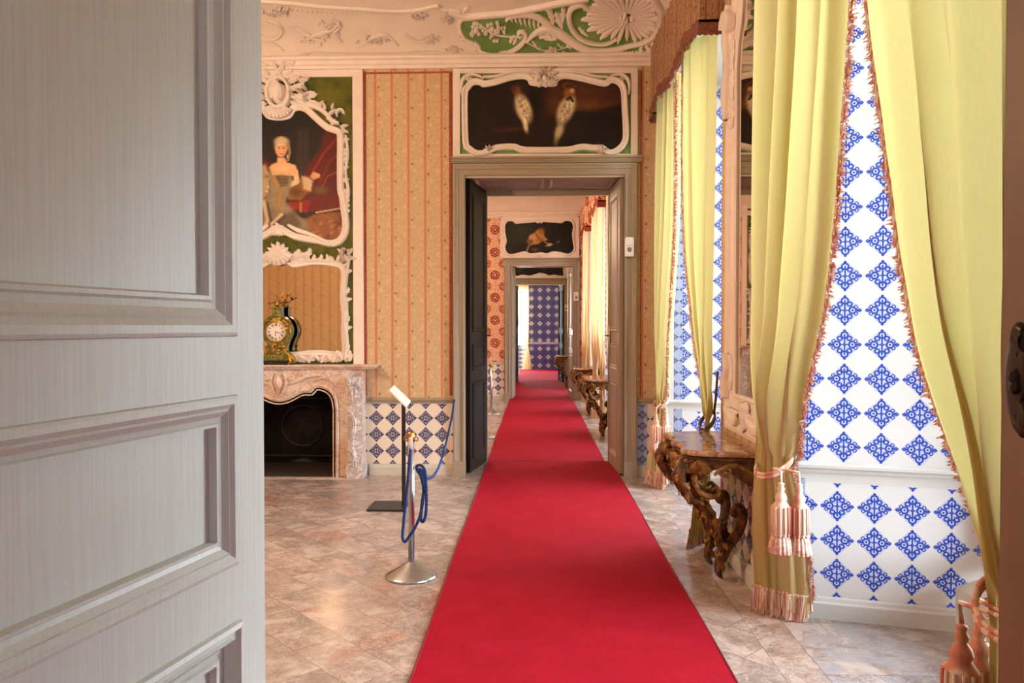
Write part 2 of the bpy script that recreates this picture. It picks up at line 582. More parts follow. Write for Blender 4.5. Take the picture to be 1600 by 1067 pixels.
class MB:
    def __init__(s):
        s.v, s.f, s.uv, s.mi = [], [], [], []

    def add(s, vs, fs, mi=0, uvs=None):
        b = len(s.v)
        s.v += [tuple(q) for q in vs]
        for k, f in enumerate(fs):
            s.f.append([i + b for i in f])
            s.mi.append(mi)
            s.uv.append(uvs[k] if uvs else None)
        return s

    def box(s, x0, x1, y0, y1, z0, z1, mi=0):
        vs = [(x, y, z) for z in (z0, z1) for y in (y0, y1) for x in (x0, x1)]
        return s.add(vs, [(0, 2, 3, 1), (4, 5, 7, 6), (0, 1, 5, 4), (2, 6, 7, 3), (0, 4, 6, 2), (1, 3, 7, 5)], mi)

    def obox(s, c, a, b, d, mi=0):
        """box around c with half-axes a b d"""
        c, a, b, d = map(Vector, (c, a, b, d))
        vs = [c + a * i + b * j + d * k for k in (-1, 1) for j in (-1, 1) for i in (-1, 1)]
        return s.add(vs, [(0, 2, 3, 1), (4, 5, 7, 6), (0, 1, 5, 4), (2, 6, 7, 3), (0, 4, 6, 2), (1, 3, 7, 5)], mi)

    def wall(s, p0, p1, z0, z1, mi=0, u0=None):
        """upright quad from p0 to p1 (x,y), uv in metres"""
        p0, p1 = Vector(p0), Vector(p1)
        L = (p1 - p0).length
        u0 = 0 if u0 is None else u0
        vs = [(p0.x, p0.y, z0), (p1.x, p1.y, z0), (p1.x, p1.y, z1), (p0.x, p0.y, z1)]
        return s.add(vs, [(0, 1, 2, 3)], mi, [[(u0, z0), (u0 + L, z0), (u0 + L, z1), (u0, z1)]])

    def grid(s, rows, cu=False, cv=False, mi=0, uvf=None):
        nr, nc = len(rows), len(rows[0])
        b = len(s.v)
        for r in rows:
            s.v += [tuple(q) for q in r]
        for i in range(nr if cv else nr - 1):
            for j in range(nc if cu else nc - 1):
                i2, j2 = (i + 1) % nr, (j + 1) % nc
                s.f.append([b + i * nc + j, b + i * nc + j2, b + i2 * nc + j2, b + i2 * nc + j])
                s.mi.append(mi)
                s.uv.append([uvf(i, j), uvf(i, j + 1), uvf(i + 1, j + 1), uvf(i + 1, j)] if uvf else None)
        return s

    def tube(s, pts, rad, n=8, cap=True, closed=False, mi=0, flat=1.):
        pts = [Vector(p) for p in pts]
        N = len(pts)
        if not isinstance(rad, (list, tuple)):
            rad = [rad] * N
        rows = []
        up = None
        for i in range(N):
            if closed:
                t = pts[(i + 1) % N] - pts[i - 1]
            else:
                t = pts[min(i + 1, N - 1)] - pts[max(i - 1, 0)]
            if t.length < 1e-9: t = Vector((0, 0, 1))
            t.normalize()
            if up is None:
                up = Vector((0, 0, 1)) if abs(t.z) < .9 else Vector((1, 0, 0))
            a = (up - t * up.dot(t)).normalized()
            up = a
            b = t.cross(a)
            rows.append([pts[i] + (a * math.cos(2 * PI * k / n) * flat + b * math.sin(2 * PI * k / n)) * rad[i] for k in range(n)])
        b0 = len(s.v)
        s.grid(rows, cu=True, cv=closed, mi=mi)
        if cap and not closed:
            s.f.append([b0 + k for k in range(n)][::-1]); s.mi.append(mi); s.uv.append(None)
            s.f.append([b0 + (N - 1) * n + k for k in range(n)]); s.mi.append(mi); s.uv.append(None)
        return s

    def lathe(s, prof, c=(0, 0, 0), n=24, mi=0, rib=0., ribn=0):
        c = Vector(c)
        rows = []
        for r, z in prof:
            row = []
            for k in range(n):
                q = r * (1 + (rib * math.cos(ribn * 2 * PI * k / n) if ribn else 0))
                row.append(c + Vector((q * math.cos(2 * PI * k / n), q * math.sin(2 * PI * k / n), z)))
            rows.append(row)
        s.grid(rows, cu=True, mi=mi)
        b = len(s.v) - n * len(prof)
        if prof[0][0] > 1e-4:
            s.f.append([b + k for k in range(n)][::-1]); s.mi.append(mi); s.uv.append(None)
        if prof[-1][0] > 1e-4:
            s.f.append([len(s.v) - n + k for k in range(n)]); s.mi.append(mi); s.uv.append(None)
        return s

    def ball(s, c, r, n=8, sc=(1, 1, 1), mi=0):
        c = Vector(c)
        rows = []
        for i in range(n // 2 + 1):
            t = PI * i / (n // 2)
            rr = max(math.sin(t), .02)
            rows.append([c + Vector((sc[0] * r * rr * math.cos(2 * PI * k / n), sc[1] * r * rr * math.sin(2 * PI * k / n), -sc[2] * r * math.cos(t))) for k in range(n)])
        return s.grid(rows, cu=True, mi=mi)

    def prism(s, poly, fn, w0, w1, mi=0):
        """poly: list of 2-D points, fn(u,v,w)->3-D"""
        n = len(poly)
        vs = [fn(p[0], p[1], w0) for p in poly] + [fn(p[0], p[1], w1) for p in poly]
        fs = [list(range(n))[::-1], [n + k for k in range(n)]]
        fs += [[k, (k + 1) % n, n + (k + 1) % n, n + k] for k in range(n)]
        return s.add(vs, fs, mi)

    def mould(s, path, prof, fn, closed=False, mi=0):
        """sweep prof [(lateral, height)] along a 2-D path (mitred); fn(u,v,w)->3-D"""
        N = len(path)
        P = [Vector((p[0], p[1])) for p in path]
        rows = []
        for i in range(N):
            if closed:
                a, b = P[i] - P[i - 1], P[(i + 1) % N] - P[i]
            else:
                a = P[i] - P[i - 1] if i else P[1] - P[0]
                b = P[i + 1] - P[i] if i < N - 1 else a
            a.normalize(); b.normalize()
            na, nb = Vector((-a.y, a.x)), Vector((-b.y, b.x))
            m = na + nb
            if m.length < 1e-6: m = na
            m.normalize()
            k = 1 / max(.45, m.dot(na))
            rows.append([fn(P[i].x + m.x * k * d, P[i].y + m.y * k * d, w) for d, w in prof])
        return s.grid(rows, cv=closed, mi=mi)

    # ---- relief carving: shapes drawn on a surface fn(u,v,height)
    def stroke(s, pts, wid, hgt, fn, mi=0, sub=4):
        pts = spline(pts, sub)
        n = len(pts)
        rows = []
        for i, p in enumerate(pts):
            t = i / (n - 1)
            w = lerp_list(wid, t)
            h = lerp_list(hgt, t)
            a, b = pts[max(0, i - 1)], pts[min(n - 1, i + 1)]
            dx, dy = b[0] - a[0], b[1] - a[1]
            L = math.hypot(dx, dy) or 1
            nx, ny = -dy / L, dx / L
            rows.append([fn(p[0] + nx * w * k, p[1] + ny * w * k, h * q) for k, q in
                         ((-1, 0), (-.86, .6), (-.45, .95), (0, .8), (.45, .95), (.86, .6), (1, 0))])
        return s.grid(rows, mi=mi)

    def leaf(s, p, ang, L, Wd, h, fn, curl=0., lobes=4, mi=0):
        n = lobes * 4 + 1
        rows = []
        x, y, a = p[0], p[1], ang
        for i in range(n):
            t = i / (n - 1)
            w = Wd * (math.sin(PI * min(1, t * .93 + .07)) ** .7) * (.62 + .38 * abs(math.sin(PI * lobes * t)))
            if i == n - 1: w = 0.002 * Wd
            nx, ny = -math.sin(a), math.cos(a)
            back = L * .1
            dx, dy = math.cos(a), math.sin(a)
            rows.append([fn(x + nx * w * k - dx * back * abs(k), y + ny * w * k - dy * back * abs(k), h * q * (1 - .4 * t)) for k, q in
                         ((-1, .15), (-.55, .85), (0, .55), (.55, .85), (1, .15))])
            x += dx * L / n; y += dy * L / n
            a += curl / n
        return s.grid(rows, mi=mi)

    def flower(s, p, r, h, fn, n=5, mi=0):
        for k in range(n):
            a = 2 * PI * k / n + rnd.random()
            s.blob((p[0] + math.cos(a) * r * .6, p[1] + math.sin(a) * r * .6), r * .42, h, fn, mi)
        return s.blob(p, r * .3, h * 1.3, fn, mi)

    def blob(s, p, r, h, fn, mi=0, ry=None):
        ry = ry or r
        rows = []
        for t, q in ((1, 0), (.8, .6), (.45, .92), (.02, 1)):
            rows.append([fn(p[0] + r * t * math.cos(PI * k / 4), p[1] + ry * t * math.sin(PI * k / 4), h * q) for k in range(8)])
        return s.grid(rows, cu=True, mi=mi)

    def shell(s, p, a0, a1, r0, r1, nr, h, fn, mi=0, ell=1.):
        for k in range(nr):
            a = a0 + (a1 - a0) * (k + .5) / nr
            w = abs(a1 - a0) / nr * r1 * .46
            c, q = math.cos(a), math.sin(a) * ell
            s.stroke([(p[0] + c * r0, p[1] + q * r0), (p[0] + c * (r0 + r1) / 2, p[1] + q * (r0 + r1) / 2), (p[0] + c * r1, p[1] + q * r1)],
                     [w * .35, w * .8, w], [h * .5, h, h * .7], fn, mi, 3)
        return s

    def build(s, name, mat, parent=None, smooth=False, loc=None, kind=None, subsurf=0):
        mats = mat if isinstance(mat, (list, tuple)) else [mat]
        me = bpy.data.meshes.new(name)
        off = Vector((0, 0, 0))
        if parent is not None:
            off = WL[parent.name]
        if loc is not None:
            off = Vector(loc)
        me.from_pydata([(v[0] - off.x, v[1] - off.y, v[2] - off.z) for v in s.v], [], s.f)
        for m in mats:
            me.materials.append(MAT[m] if isinstance(m, str) else m)
        if len(mats) > 1:
            me.polygons.foreach_set('material_index', s.mi)
        if any(u is not None for u in s.uv):
            ul = me.uv_layers.new(name='UVMap')
            k = 0
            for f, u in zip(s.f, s.uv):
                for j in range(len(f)):
                    if u is not None:
                        ul.data[k].uv = u[j]
                    k += 1
        if smooth:
            me.polygons.foreach_set('use_smooth', [True] * len(me.polygons))
        me.validate()
        me.update()
        o = bpy.data.objects.new(name, me)
        COL.objects.link(o)
        if parent is not None:
            o.parent = parent
        else:
            o.location = off
        WL[o.name] = off
        if kind:
            o['kind'] = kind
        return o


def spline(pts, sub=4, closed=False):
    if sub <= 1: return [tuple(p) for p in pts]
    P = [np.array(p, float) for p in pts]
    n = len(P)
    out = []
    rng = range(n if closed else n - 1)
    for i in rng:
        p0 = P[i - 1] if (closed or i) else P[0]
        p1, p2 = P[i], P[(i + 1) % n]
        p3 = P[(i + 2) % n] if (closed or i < n - 2) else P[-1]
        for k in range(sub):
            t = k / sub
            q = .5 * ((2 * p1) + (p2 - p0) * t + (2 * p0 - 5 * p1 + 4 * p2 - p3) * t * t + (3 * p1 - p0 - 3 * p2 + p3) * t ** 3)
            out.append(tuple(q))
    if not closed: out.append(tuple(P[-1]))
    return out


def lerp_list(w, t):
    if not isinstance(w, (list, tuple)): return w
    x = t * (len(w) - 1)
    i = min(int(x), len(w) - 2)
    return w[i] + (w[i + 1] - w[i]) * (x - i)


def spiral(c, r0, r1, a0, a1, n=14, ell=1.):
    return [(c[0] + (r0 + (r1 - r0) * i / n) * math.cos(a0 + (a1 - a0) * i / n),
             c[1] + ell * (r0 + (r1 - r0) * i / n) * math.sin(a0 + (a1 - a0) * i / n)) for i in range(n + 1)]


def copy_thing(root, loc, label=None, group=None, scale=None, rotz=None):
    kids = {}
    for c in bpy.data.objects:
        if c.parent: kids.setdefault(c.parent.name, []).append(c)

    def rec(o, par):
        c = o.copy()
        COL.objects.link(c)
        if par is not None:
            c.parent = par
        WL[c.name] = Vector(loc)
        for k in kids.get(o.name, []):
            rec(k, c)
        return c
    r = rec(root, None)
    r.location = loc
    if scale: r.scale = scale
    if rotz is not None: r.rotation_euler.z = rotz
    if label: r['label'] = label
    if group: r['group'] = group
    return r


def backfn(Y):
    """pixel-measured drawing on the plane at depth Y facing the camera"""
    def fn(x, y, h=0.):
        p = py(x, y, Y)
        return (p.x, Y - h, p.z)
    return fn


def wallfn(Y):
    return lambda u, v, w=0.: (u, Y - w, v)


def rightfn(Xp):
    return lambda u, v, w=0.: (Xp - w, u, v)


# ================================================================== THE SETTING
def struct(mb, name, mat, smooth=False, parent=None):
    return mb.build(name, mat, parent, smooth, kind=None if parent else 'structure')


ZT = 5.2
# floor
mb = MB()
mb.box(XL - .3, 3.1, -5.2, Y4 + 1.2, -.12, 0)
struct(mb, 'floor', 'floor')
mb = MB()
mb.box(2.9, 40, -30, 70, -.9, -.8)
tag(mb.build('gravel_forecourt', 'ground'), None, None, None, 'structure')


def coved_ceiling(name, x0, x1, y0, y1, zc, a, b, step, mat):
    def hz(x, y):
        dx = max(0., min(x - x0, x1 - x))
        dy = max(0., min(y - y0, y1 - y))
        p, q = max(0., 1 - dx / a), max(0., 1 - dy / a)
        t = min(1., (p ** 3 + q ** 3) ** (1 / 3))
        return zc + b * math.sqrt(max(0, 1 - t * t))
    xs = list(np.linspace(x0, x0 + a, 14)) + list(np.linspace(x0 + a, x1 - a, 12))[1:] + list(np.linspace(x1 - a, x1, step))[1:]
    ys = list(np.linspace(y0, y0 + a, 14)) + list(np.linspace(y0 + a, y1 - a, 12))[1:] + list(np.linspace(y1 - a, y1, step))[1:]
    m = MB()
    m.grid([[(x, y, hz(x, y)) for x in xs] for y in ys])
    o = struct(m, name, mat, True)
    m2 = MB()
    m2.box(x0 - .2, x1 + .2, y0 - .1, y1 + .1, zc + b + .02, zc + b + .12)
    return hz


ZC1 = 4.47
CEIL1 = coved_ceiling('ceiling', XL, XR, Y0, Y1, ZC1, .78, .30, 40, 'stucco_flat')
CEIL2 = coved_ceiling('ceiling', XL, XR, Y1b, Y2, 4.1, 1.2, .5, 24, 'stucco_flat')
m = MB()
m.add([(XL, Y2b, 4.3), (XR, Y2b, 4.3), (XR, Y4, 4.3), (XL, Y4, 4.3)], [(0, 1, 2, 3)])
struct(m, 'ceiling', 'stucco_flat')
m = MB()
m.add([(XL, -5, 4.5), (XR, -5, 4.5), (XR, 0, 4.5), (XL, 0, 4.5)], [(0, 1, 2, 3)])
struct(m, 'ceiling', 'stucco_flat')


FX0, FX1, FZ = -3.42, -2.04, 1.03


def partition(name, ya, yb, x0, x1, zt, xa=XL, xb=XR, fire=False):
    """masonry between two rooms with a doorway x0..x1"""
    m = MB()
    e = .004
    if fire:
        m.box(xa - .1, FX0, ya + e, yb - e, 0, ZT)
        m.box(FX1, x0, ya + e, yb - e, 0, ZT)
        m.box(FX0, FX1, ya + e, yb - e, FZ, ZT)
        m.box(FX0, FX1, yb - .12, yb - e, 0, FZ)
    else:
        m.box(xa - .1, x0, ya + e, yb - e, 0, ZT)
    m.box(x1, xb + .05, ya + e, yb - e, 0, ZT)
    m.box(x0, x1, ya + e, yb - e, zt, ZT)
    struct(m, name, 'taupe')


def skin(m, Y, x0, x1, top, paper_mi, dado_mi, plain_mi, face=-1, dz=.82, uoff=0., doff=.0254, pt=None):
    """dado tiles and hangings on a wall facing -y (face=-1) or +y"""
    p0, p1 = ((x0, Y), (x1, Y)) if face < 0 else ((x1, Y), (x0, Y))
    L = x1 - x0
    for z0, z1, mi, zo, uo in ((0, .115, plain_mi, 0, 0), (.115, .77, dado_mi, .0105, doff), (.77, .83, plain_mi, 0, 0), (.83, top, paper_mi, 0, 0)):
        m.add([(p0[0], Y, z0), (p1[0], Y, z0), (p1[0], Y, z1), (p0[0], Y, z1)], [(0, 1, 2, 3)], mi,
              [[(p0[0] + uo, z0 + zo), (p1[0] + uo, z0 + zo), (p1[0] + uo, z1 + zo), (p0[0] + uo, z1 + zo)]])


OX0, OX1, OZ = -.765, .955, 3.22
MATS1 = ['stucco_flat', 'paper', 'tile_dado', 'trim_white', 'tile', 'tile_border', 'trim_reveal', 'damask', 'tile_far']
# partition between room behind the camera and room one
partition('wall_front', 0.0, Y0, -.80, .99, 3.35)
m = MB()
skin(m, Y0, XL, -.9, ZC1, 1, 2, 3, 1)
skin(m, Y0, 1.1, XR, ZC1, 1, 2, 3, 1)
m.add([(-.9, Y0, 3.45), (1.1, Y0, 3.45), (1.1, Y0, ZC1), (-.9, Y0, ZC1)], [(3, 2, 1, 0)], 0)
struct(m, 'wall_front', MATS1)
# back wall of room one
partition('wall_back', Y1, Y1b, OX0, OX1, OZ, fire=True)
m = MB()
skin(m, Y1, XL, FX0, ZC1, 1, 2, 3)
skin(m, Y1, FX1, -.87, ZC1, 1, 2, 3)
m.add([(FX0, Y1, FZ), (FX1, Y1, FZ), (FX1, Y1, ZC1), (FX0, Y1, ZC1)], [(0, 1, 2, 3)], 1, [[(FX0, FZ), (FX1, FZ), (FX1, ZC1), (FX0, ZC1)]])
skin(m, Y1, 1.08, XR, ZC1, 1, 2, 3)
m.add([(-.87, Y1, 3.2), (1.08, Y1, 3.2), (1.08, Y1, ZC1), (-.87, Y1, ZC1)], [(0, 1, 2, 3)], 0)
m.wall((1.085, Y1 - .003), (1.195, Y1 - .003), .115, .77, 5)
struct(m, 'wall_back', MATS1)
# room two front face and back wall
m = MB()
skin(m, Y1b, XL, -.87, 4.1, 7, 2, 3, 1)
m.add([(-.9, Y1b, 3.2), (1.34, Y1b, 3.2), (1.34, Y1b, 4.1), (-.9, Y1b, 4.1)], [(3, 2, 1, 0)], 0)
struct(m, 'wall_front', MATS1)
D2 = (-.565, .86, 2.965)
partition('wall_back', Y2, Y2b, D2[0], D2[1], D2[2], fire=True)
m = MB()
skin(m, Y2, XL, FX0, 4.1, 7, 2, 3)
skin(m, Y2, FX1, -.70, 4.1, 7, 2, 3)
m.add([(FX0, Y2, FZ), (FX1, Y2, FZ), (FX1, Y2, 4.1), (FX0, Y2, 4.1)], [(0, 1, 2, 3)], 7, [[(FX0, FZ), (FX1, FZ), (FX1, 4.1), (FX0, 4.1)]])
skin(m, Y2, .96, XR, 4.1, 7, 2, 3)
m.add([(-.70, Y2, 2.95), (.96, Y2, 2.95), (.96, Y2, 4.1), (-.70, Y2, 4.1)], [(0, 1, 2, 3)], 0)
struct(m, 'wall_back', MATS1)
D3 = (-.625, .82, 2.83)
partition('wall_back', Y3, Y3b, D3[0], D3[1], D3[2])
m = MB()
skin(m, Y3, XL, -.72, 4.3, 1, 2, 3)
skin(m, Y3, .93, XR, 4.3, 1, 2, 3)
m.add([(-.72, Y3, 2.8), (.93, Y3, 2.8), (.93, Y3, 4.3), (-.72, Y3, 4.3)], [(0, 1, 2, 3)], 0)
struct(m, 'wall_back', MATS1)
# tiled end wall, with the end window to its left
m = MB()
m.wall((-.30, Y4), (XR, Y4), 0, .97, 8, -.30)
m.wall((-.30, Y4), (XR, Y4), 1.03, 4.3, 8, -.30)
m.wall((-.30, Y4 - .01), (XR, Y4 - .01), .965, 1.035, 3)
m.add([(-.30, Y4, 0), (-.30, Y4 + .7, 0), (-.30, Y4 + .7, 4.3), (-.30, Y4, 4.3)], [(0, 1, 2, 3)], 6)
m.add([(-1.9, Y4, 3.0), (-.30, Y4, 3.0), (-.30, Y4, 4.3), (-1.9, Y4, 4.3)], [(0, 1, 2, 3)], 0)
m.wall((XL, Y4), (-1.9, Y4), 0, 4.3, 8, XL)
m.box(-1.9, -.3, Y4 + .5, Y4 + .62, 0, .9, 2)
struct(m, 'wall_end', MATS1)
light('window_daylight', 'AREA', (-1.1, Y4 + .75, 2.), 1, (1, 1, 1), (-PI / 2, 0, 0), (1.6, 2.2), True)
# left wall
for ya, yb, top, pm in ((-5, 0, 4.5, 0), (Y0, Y1, ZC1, 1), (Y1b, Y2, 4.1, 7), (Y2b, Y3, 4.3, 1), (Y3b, Y4, 4.3, 8)):
    m = MB()
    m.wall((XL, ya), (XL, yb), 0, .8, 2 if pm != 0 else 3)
    m.wall((XL, ya), (XL, yb), .8, top, pm)
    m.box(XL - .15, XL - .01, ya, yb, 0, top, 0)
    struct(m, 'wall_left', MATS1)
# room behind the camera
m = MB()
m.box(XL, XR, -5.15, -5, 0, 4.5)
struct(m, 'wall_rear', 'stucco_flat')

ZH = 4.02   # window head
SPL = .27   # splay of each window cheek


def right_wall(name, ya, yb, wins, hw, top, pm, dado=2, XR=XR):
    m = MB()
    edges = [ya]
    for c in wins:
        edges += [c - hw, c + hw]
    edges.append(yb)
    for i in range(0, len(edges), 2):
        a, b = edges[i], edges[i + 1]
        if b - a > .02:
            # pier face, u along y
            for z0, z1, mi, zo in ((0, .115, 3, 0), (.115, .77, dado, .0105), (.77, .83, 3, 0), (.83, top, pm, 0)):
                m.add([(XR, b, z0), (XR, a, z0), (XR, a, z1), (XR, b, z1)], [(0, 1, 2, 3)], mi,
                      [[(-b, z0 + zo), (-a, z0 + zo), (-a, z1 + zo), (-b, z1 + zo)]])
    for c in wins:
        for sgn in (1, -1):
            p0 = Vector((XR, c + sgn * hw))
            p1 = Vector((XW + .02, c + sgn * (hw - SPL)))
            d = (p1 - p0).normalized()
            L = (p1 - p0).length
            sA, sB, sC = .07, .155, L - .06

            def q(s0, s1, z0, z1, mi, zo=0., uo=0., off=0.):
                a_, b_ = p0 + d * s0, p0 + d * s1
                nrm = Vector((d.y, -d.x)) * (1 if sgn > 0 else -1) * off
                a_, b_ = a_ + nrm, b_ + nrm
                vs = [(a_.x, a_.y, z0), (b_.x, b_.y, z0), (b_.x, b_.y, z1), (a_.x, a_.y, z1)]
                uv = [(s0 + uo, z0 + zo), (s1 + uo, z0 + zo), (s1 + uo, z1 + zo), (s0 + uo, z1 + zo)]
                if sgn < 0:
                    vs, uv = vs[::-1], uv[::-1]
                m.add(vs, [(0, 1, 2, 3)], mi, [uv])
            u0 = .093 - sC   # a diamond centre on the outer edge
            u0 = u0 % .186
            q(0, sA, 0, ZH, 6)
            q(sA, sB, .12, .765, 5)
            q(sA, sB, .765, .86, 6)
            q(sA, sB, .86, ZH, 5)
            q(sB, sC, .10, .745, 4, .031, u0 - .05)
            q(sB, sC, .745, .86, 6)
            q(sB, sC, .86, ZH, 4, .076, u0 - .08)
            q(sA, L, 0, .12, 6)
            q(sC, L, .10, ZH, 6)
        # window head
        m.add([(XR, c - hw, ZH), (XR, c + hw, ZH), (XW + .02, c + hw - SPL, ZH), (XW + .02, c - hw + SPL, ZH)], [(3, 2, 1, 0)], 6)
        m.add([(XR, c + hw, ZH), (XR, c - hw, ZH), (XR, c - hw, top), (XR, c + hw, top)], [(0, 1, 2, 3)], pm if pm != 4 else 0,
              [[(-c - hw, ZH), (-c + hw, ZH), (-c + hw, top), (-c - hw, top)]])
        # parapet under the window with a sloping tiled sill
        y0_, y1_ = c - hw + SPL, c + hw - SPL
        m.add([(XW - .16, y0_ - .02, 0), (XW - .16, y1_ + .02, 0), (XW - .16, y1_ + .02, .24), (XW - .16, y0_ - .02, .24),
               (XW + .12, y0_ - .02, .34), (XW + .12, y1_ + .02, .34)], [(1, 0, 3, 2), (2, 3, 4, 5)], 6)
    # outer masonry, closing the shell
    e2 = [ya - .4] + [v for c in wins for v in (c - hw + SPL, c + hw - SPL)] + [yb + .4]
    for i in range(0, len(e2), 2):
        m.box(XW + .02, XW + .3, e2[i], e2[i + 1], 0, ZT, 0)
    for c in wins:
        m.box(XW + .02, XW + .3, c - hw + SPL, c + hw - SPL, ZH, ZT, 0)
        m.box(XW + .1, XW + .3, c - hw + SPL, c + hw - SPL, -.8, .3, 0)
    m.add([(XR, ya - .4, top), (XW + .3, ya - .4, top), (XW + .3, yb + .4, top), (XR, yb + .4, top)], [(3, 2, 1, 0)], 0)
    struct(m, name, MATS1)


right_wall('wall_right', Y0, Y1, WIN[1], HW[1], ZC1, 1)
right_wall('wall_right', Y1b, Y2, WIN[2], HW[2], 4.1, 7, 2, XR2)
right_wall('wall_right', Y2b, Y3, WIN[3][:1], HW[3], 4.3, 1, 2, XR3)
right_wall('wall_right', Y3b, Y4, WIN[4], HW[4], 4.3, 8, 8, XR3)
right_wall('wall_right', -5, 0, [-2.6], .95, 4.5, 0, 3)

# windows: white frames with glazing bars and panes
nwin = 0
for r in WIN:
    for c in WIN[r]:
        nwin += 1
        hw = HW[r] - SPL
        m = MB()
        X0, X1_ = XW - .0, XW + .07
        m.box(X0, X1_, c - hw, c - hw + .07, .34, ZH)
        m.box(X0, X1_, c + hw - .07, c + hw, .34, ZH)
        m.box(X0, X1_, c - hw + .07, c + hw - .07, .34, .42)
        m.box(X0, X1_, c - hw + .07, c + hw - .07, ZH - .08, ZH)
        m.box(X0, X1_, c - .045, c + .045, .42, ZH - .08)
        m.box(X0, X1_, c - hw + .07, c - .045, 2.9, 2.98)
        m.box(X0, X1_, c + .045, c + hw - .07, 2.9, 2.98)
        f = struct(m, 'window_%d' % nwin, 'window_paint')
        m = MB()
        nb = 5
        for k in range(1, nb):
            z = .42 + (2.9 - .42) * k / nb
            m.box(X0 + .02, X0 + .05, c - hw + .07, c - .045, z - .013, z + .013)
            m.box(X0 + .02, X0 + .05, c + .045, c + hw - .07, z - .013, z + .013)
        m.build('glazing_bars', 'window_paint', f)
        m = MB()
        m.add([(X0 + .035, c - hw + .07, .42), (X0 + .035, c + hw - .07, .42), (X0 + .035, c + hw - .07, ZH - .08), (X0 + .035, c - hw + .07, ZH - .08)], [(0, 1, 2, 3)])
        m.build('window_pane', 'glass', f)

# baseboards and chair rails in room one
bprof = [(0, 0), (0, .028), (.085, .028), (.095, .02), (.112, .016), (.118, 0)]


def run_profile(m, p0, p1, prof, nrm, z0=0.):
    """prof [(height, projection)] along a wall foot from p0 to p1"""
    nrm = Vector(nrm)
    rows = []
    for p in (p0, p1):
        rows.append([(p[0] + nrm.x * w, p[1] + nrm.y * w, z0 + h) for h, w in prof])
    m.grid(rows)
    for r in rows:
        m.add(r, [list(range(len(r)))])


railp = [(0, 0), (.004, .016), (.02, .02), (.03, .034), (.045, .036), (.052, .02), (.06, 0)]
for x0, x1 in ((XL, -3.7), (-1.80, -.88), (1.09, XR)):
    m = MB()
    run_profile(m, (x0, Y1), (x1, Y1), bprof, (0, -1))
    struct(m, 'baseboard_back', 'trim_white')
    m = MB()
    run_profile(m, (x0, Y1), (x1, Y1), railp, (0, -1), .78)
    struct(m, 'trim_1', 'taupe')
m = MB()
run_profile(m, (XL, Y2), (-.71, Y2), bprof, (0, -1))
run_profile(m, (.97, Y2), (XR, Y2), bprof, (0, -1))
struct(m, 'baseboard_back', 'trim_white')
for a, b in ((Y0, 1.99), (4.25, 5.5), (7.76, Y1)):
    m = MB()
    run_profile(m, (XR, a), (XR, b), bprof, (-1, 0))
    struct(m, 'baseboard_right', 'trim_white')
    m = MB()
    run_profile(m, (XR, a), (XR, b), railp, (-1, 0), .78)
    struct(m, 'trim_1', 'trim_white')
for c in WIN[1]:
    for sgn in (1, -1):
        p0 = Vector((XR, c + sgn * HW[1]))
        p1 = Vector((XW - .14, c + sgn * (HW[1] - SPL * (XW - .14 - XR) / (XW + .02 - XR))))
        d = (p1 - p0).normalized()
        nrm = Vector((-d.y, d.x)) if sgn < 0 else Vector((d.y, -d.x))
        m = MB()
        run_profile(m, p0, p1, bprof, nrm)
        struct(m, 'baseboard_window', 'trim_reveal')
        m = MB()
        run_profile(m, p0, p1, railp, nrm, .80)
        struct(m, 'trim_2', 'trim_reveal')
for Ya, zc, x0, x1, d in ((Y1, ZC1, XL, XR, 1), (Y2, 4.1, XL, XR, 1)):
    m = MB()
    cor = [(-.10, 0), (-.098, .022), (-.07, .03), (-.06, .055), (-.03, .075), (-.02, .11), (.0, .115), (.006, .08), (.03, .07), (.035, 0)]
    run_profile(m, (x0, Ya), (x1, Ya), cor, (0, -1), zc)
    struct(m, 'trim_3', 'stucco', False)
m = MB()
run_profile(m, (XR, Y0), (XR, Y1), cor, (-1, 0), ZC1)
struct(m, 'trim_3', 'stucco')

# ---- door architraves
arch_prof = [(0, 0), (0, .03), (-.012, .045), (-.03, .045), (-.036, .03), (-.07, .028), (-.078, .042), (-.1, .048), (-.112, .06), (-.13, .06), (-.14, .04), (-.14, 0)]


def architrave(name, Y, x0, x1, zt, sc=1., mat='taupe', face=1):
    m = MB()
    fn = (lambda u, v, w=0.: (u, Y - w * face, v))
    m.mould([(x0, 0), (x0, zt), (x1, zt), (x1, 0)], [(-a * sc, b) for a, b in arch_prof], fn)
    # plinth blocks
    for xa, xb in ((x0 - .145 * sc, x0 + .002), (x1 - .002, x1 + .145 * sc)):
        m.box(xa, xb, Y - .07 * face, Y, 0, .16)
    return struct(m, name, mat)


def lintel(name, Y, x0, x1, z0, z1, mat='taupe'):
    m = MB()
    h = z1 - z0
    run_profile(m, (x0, Y), (x1, Y), [(0, 0), (0, .04), (h * .2, .045), (h * .3, .06), (h * .55, .065), (h * .65, .09), (h * .95, .1), (h, .08), (h, 0)], (0, -1), z0)
    struct(m, name, mat)


architrave('trim_4', Y1, OX0 + .01, OX1 - .01, OZ - .005, .95)
lintel('trim_5', Y1, -.905, 1.125, 3.352, 3.412)
architrave('trim_4', Y2, D2[0], D2[1], D2[2], .85)
lintel('trim_5', Y2, D2[0] - .16, D2[1] + .14, 3.07, 3.12)
architrave('trim_4', Y3, D3[0], D3[1], D3[2], .8)
lintel('trim_5', Y3, D3[0] - .14, D3[1] + .14, 2.94, 3.0)
architrave('trim_4', Y0, -.80, .99, 3.35, .95, face=-1)

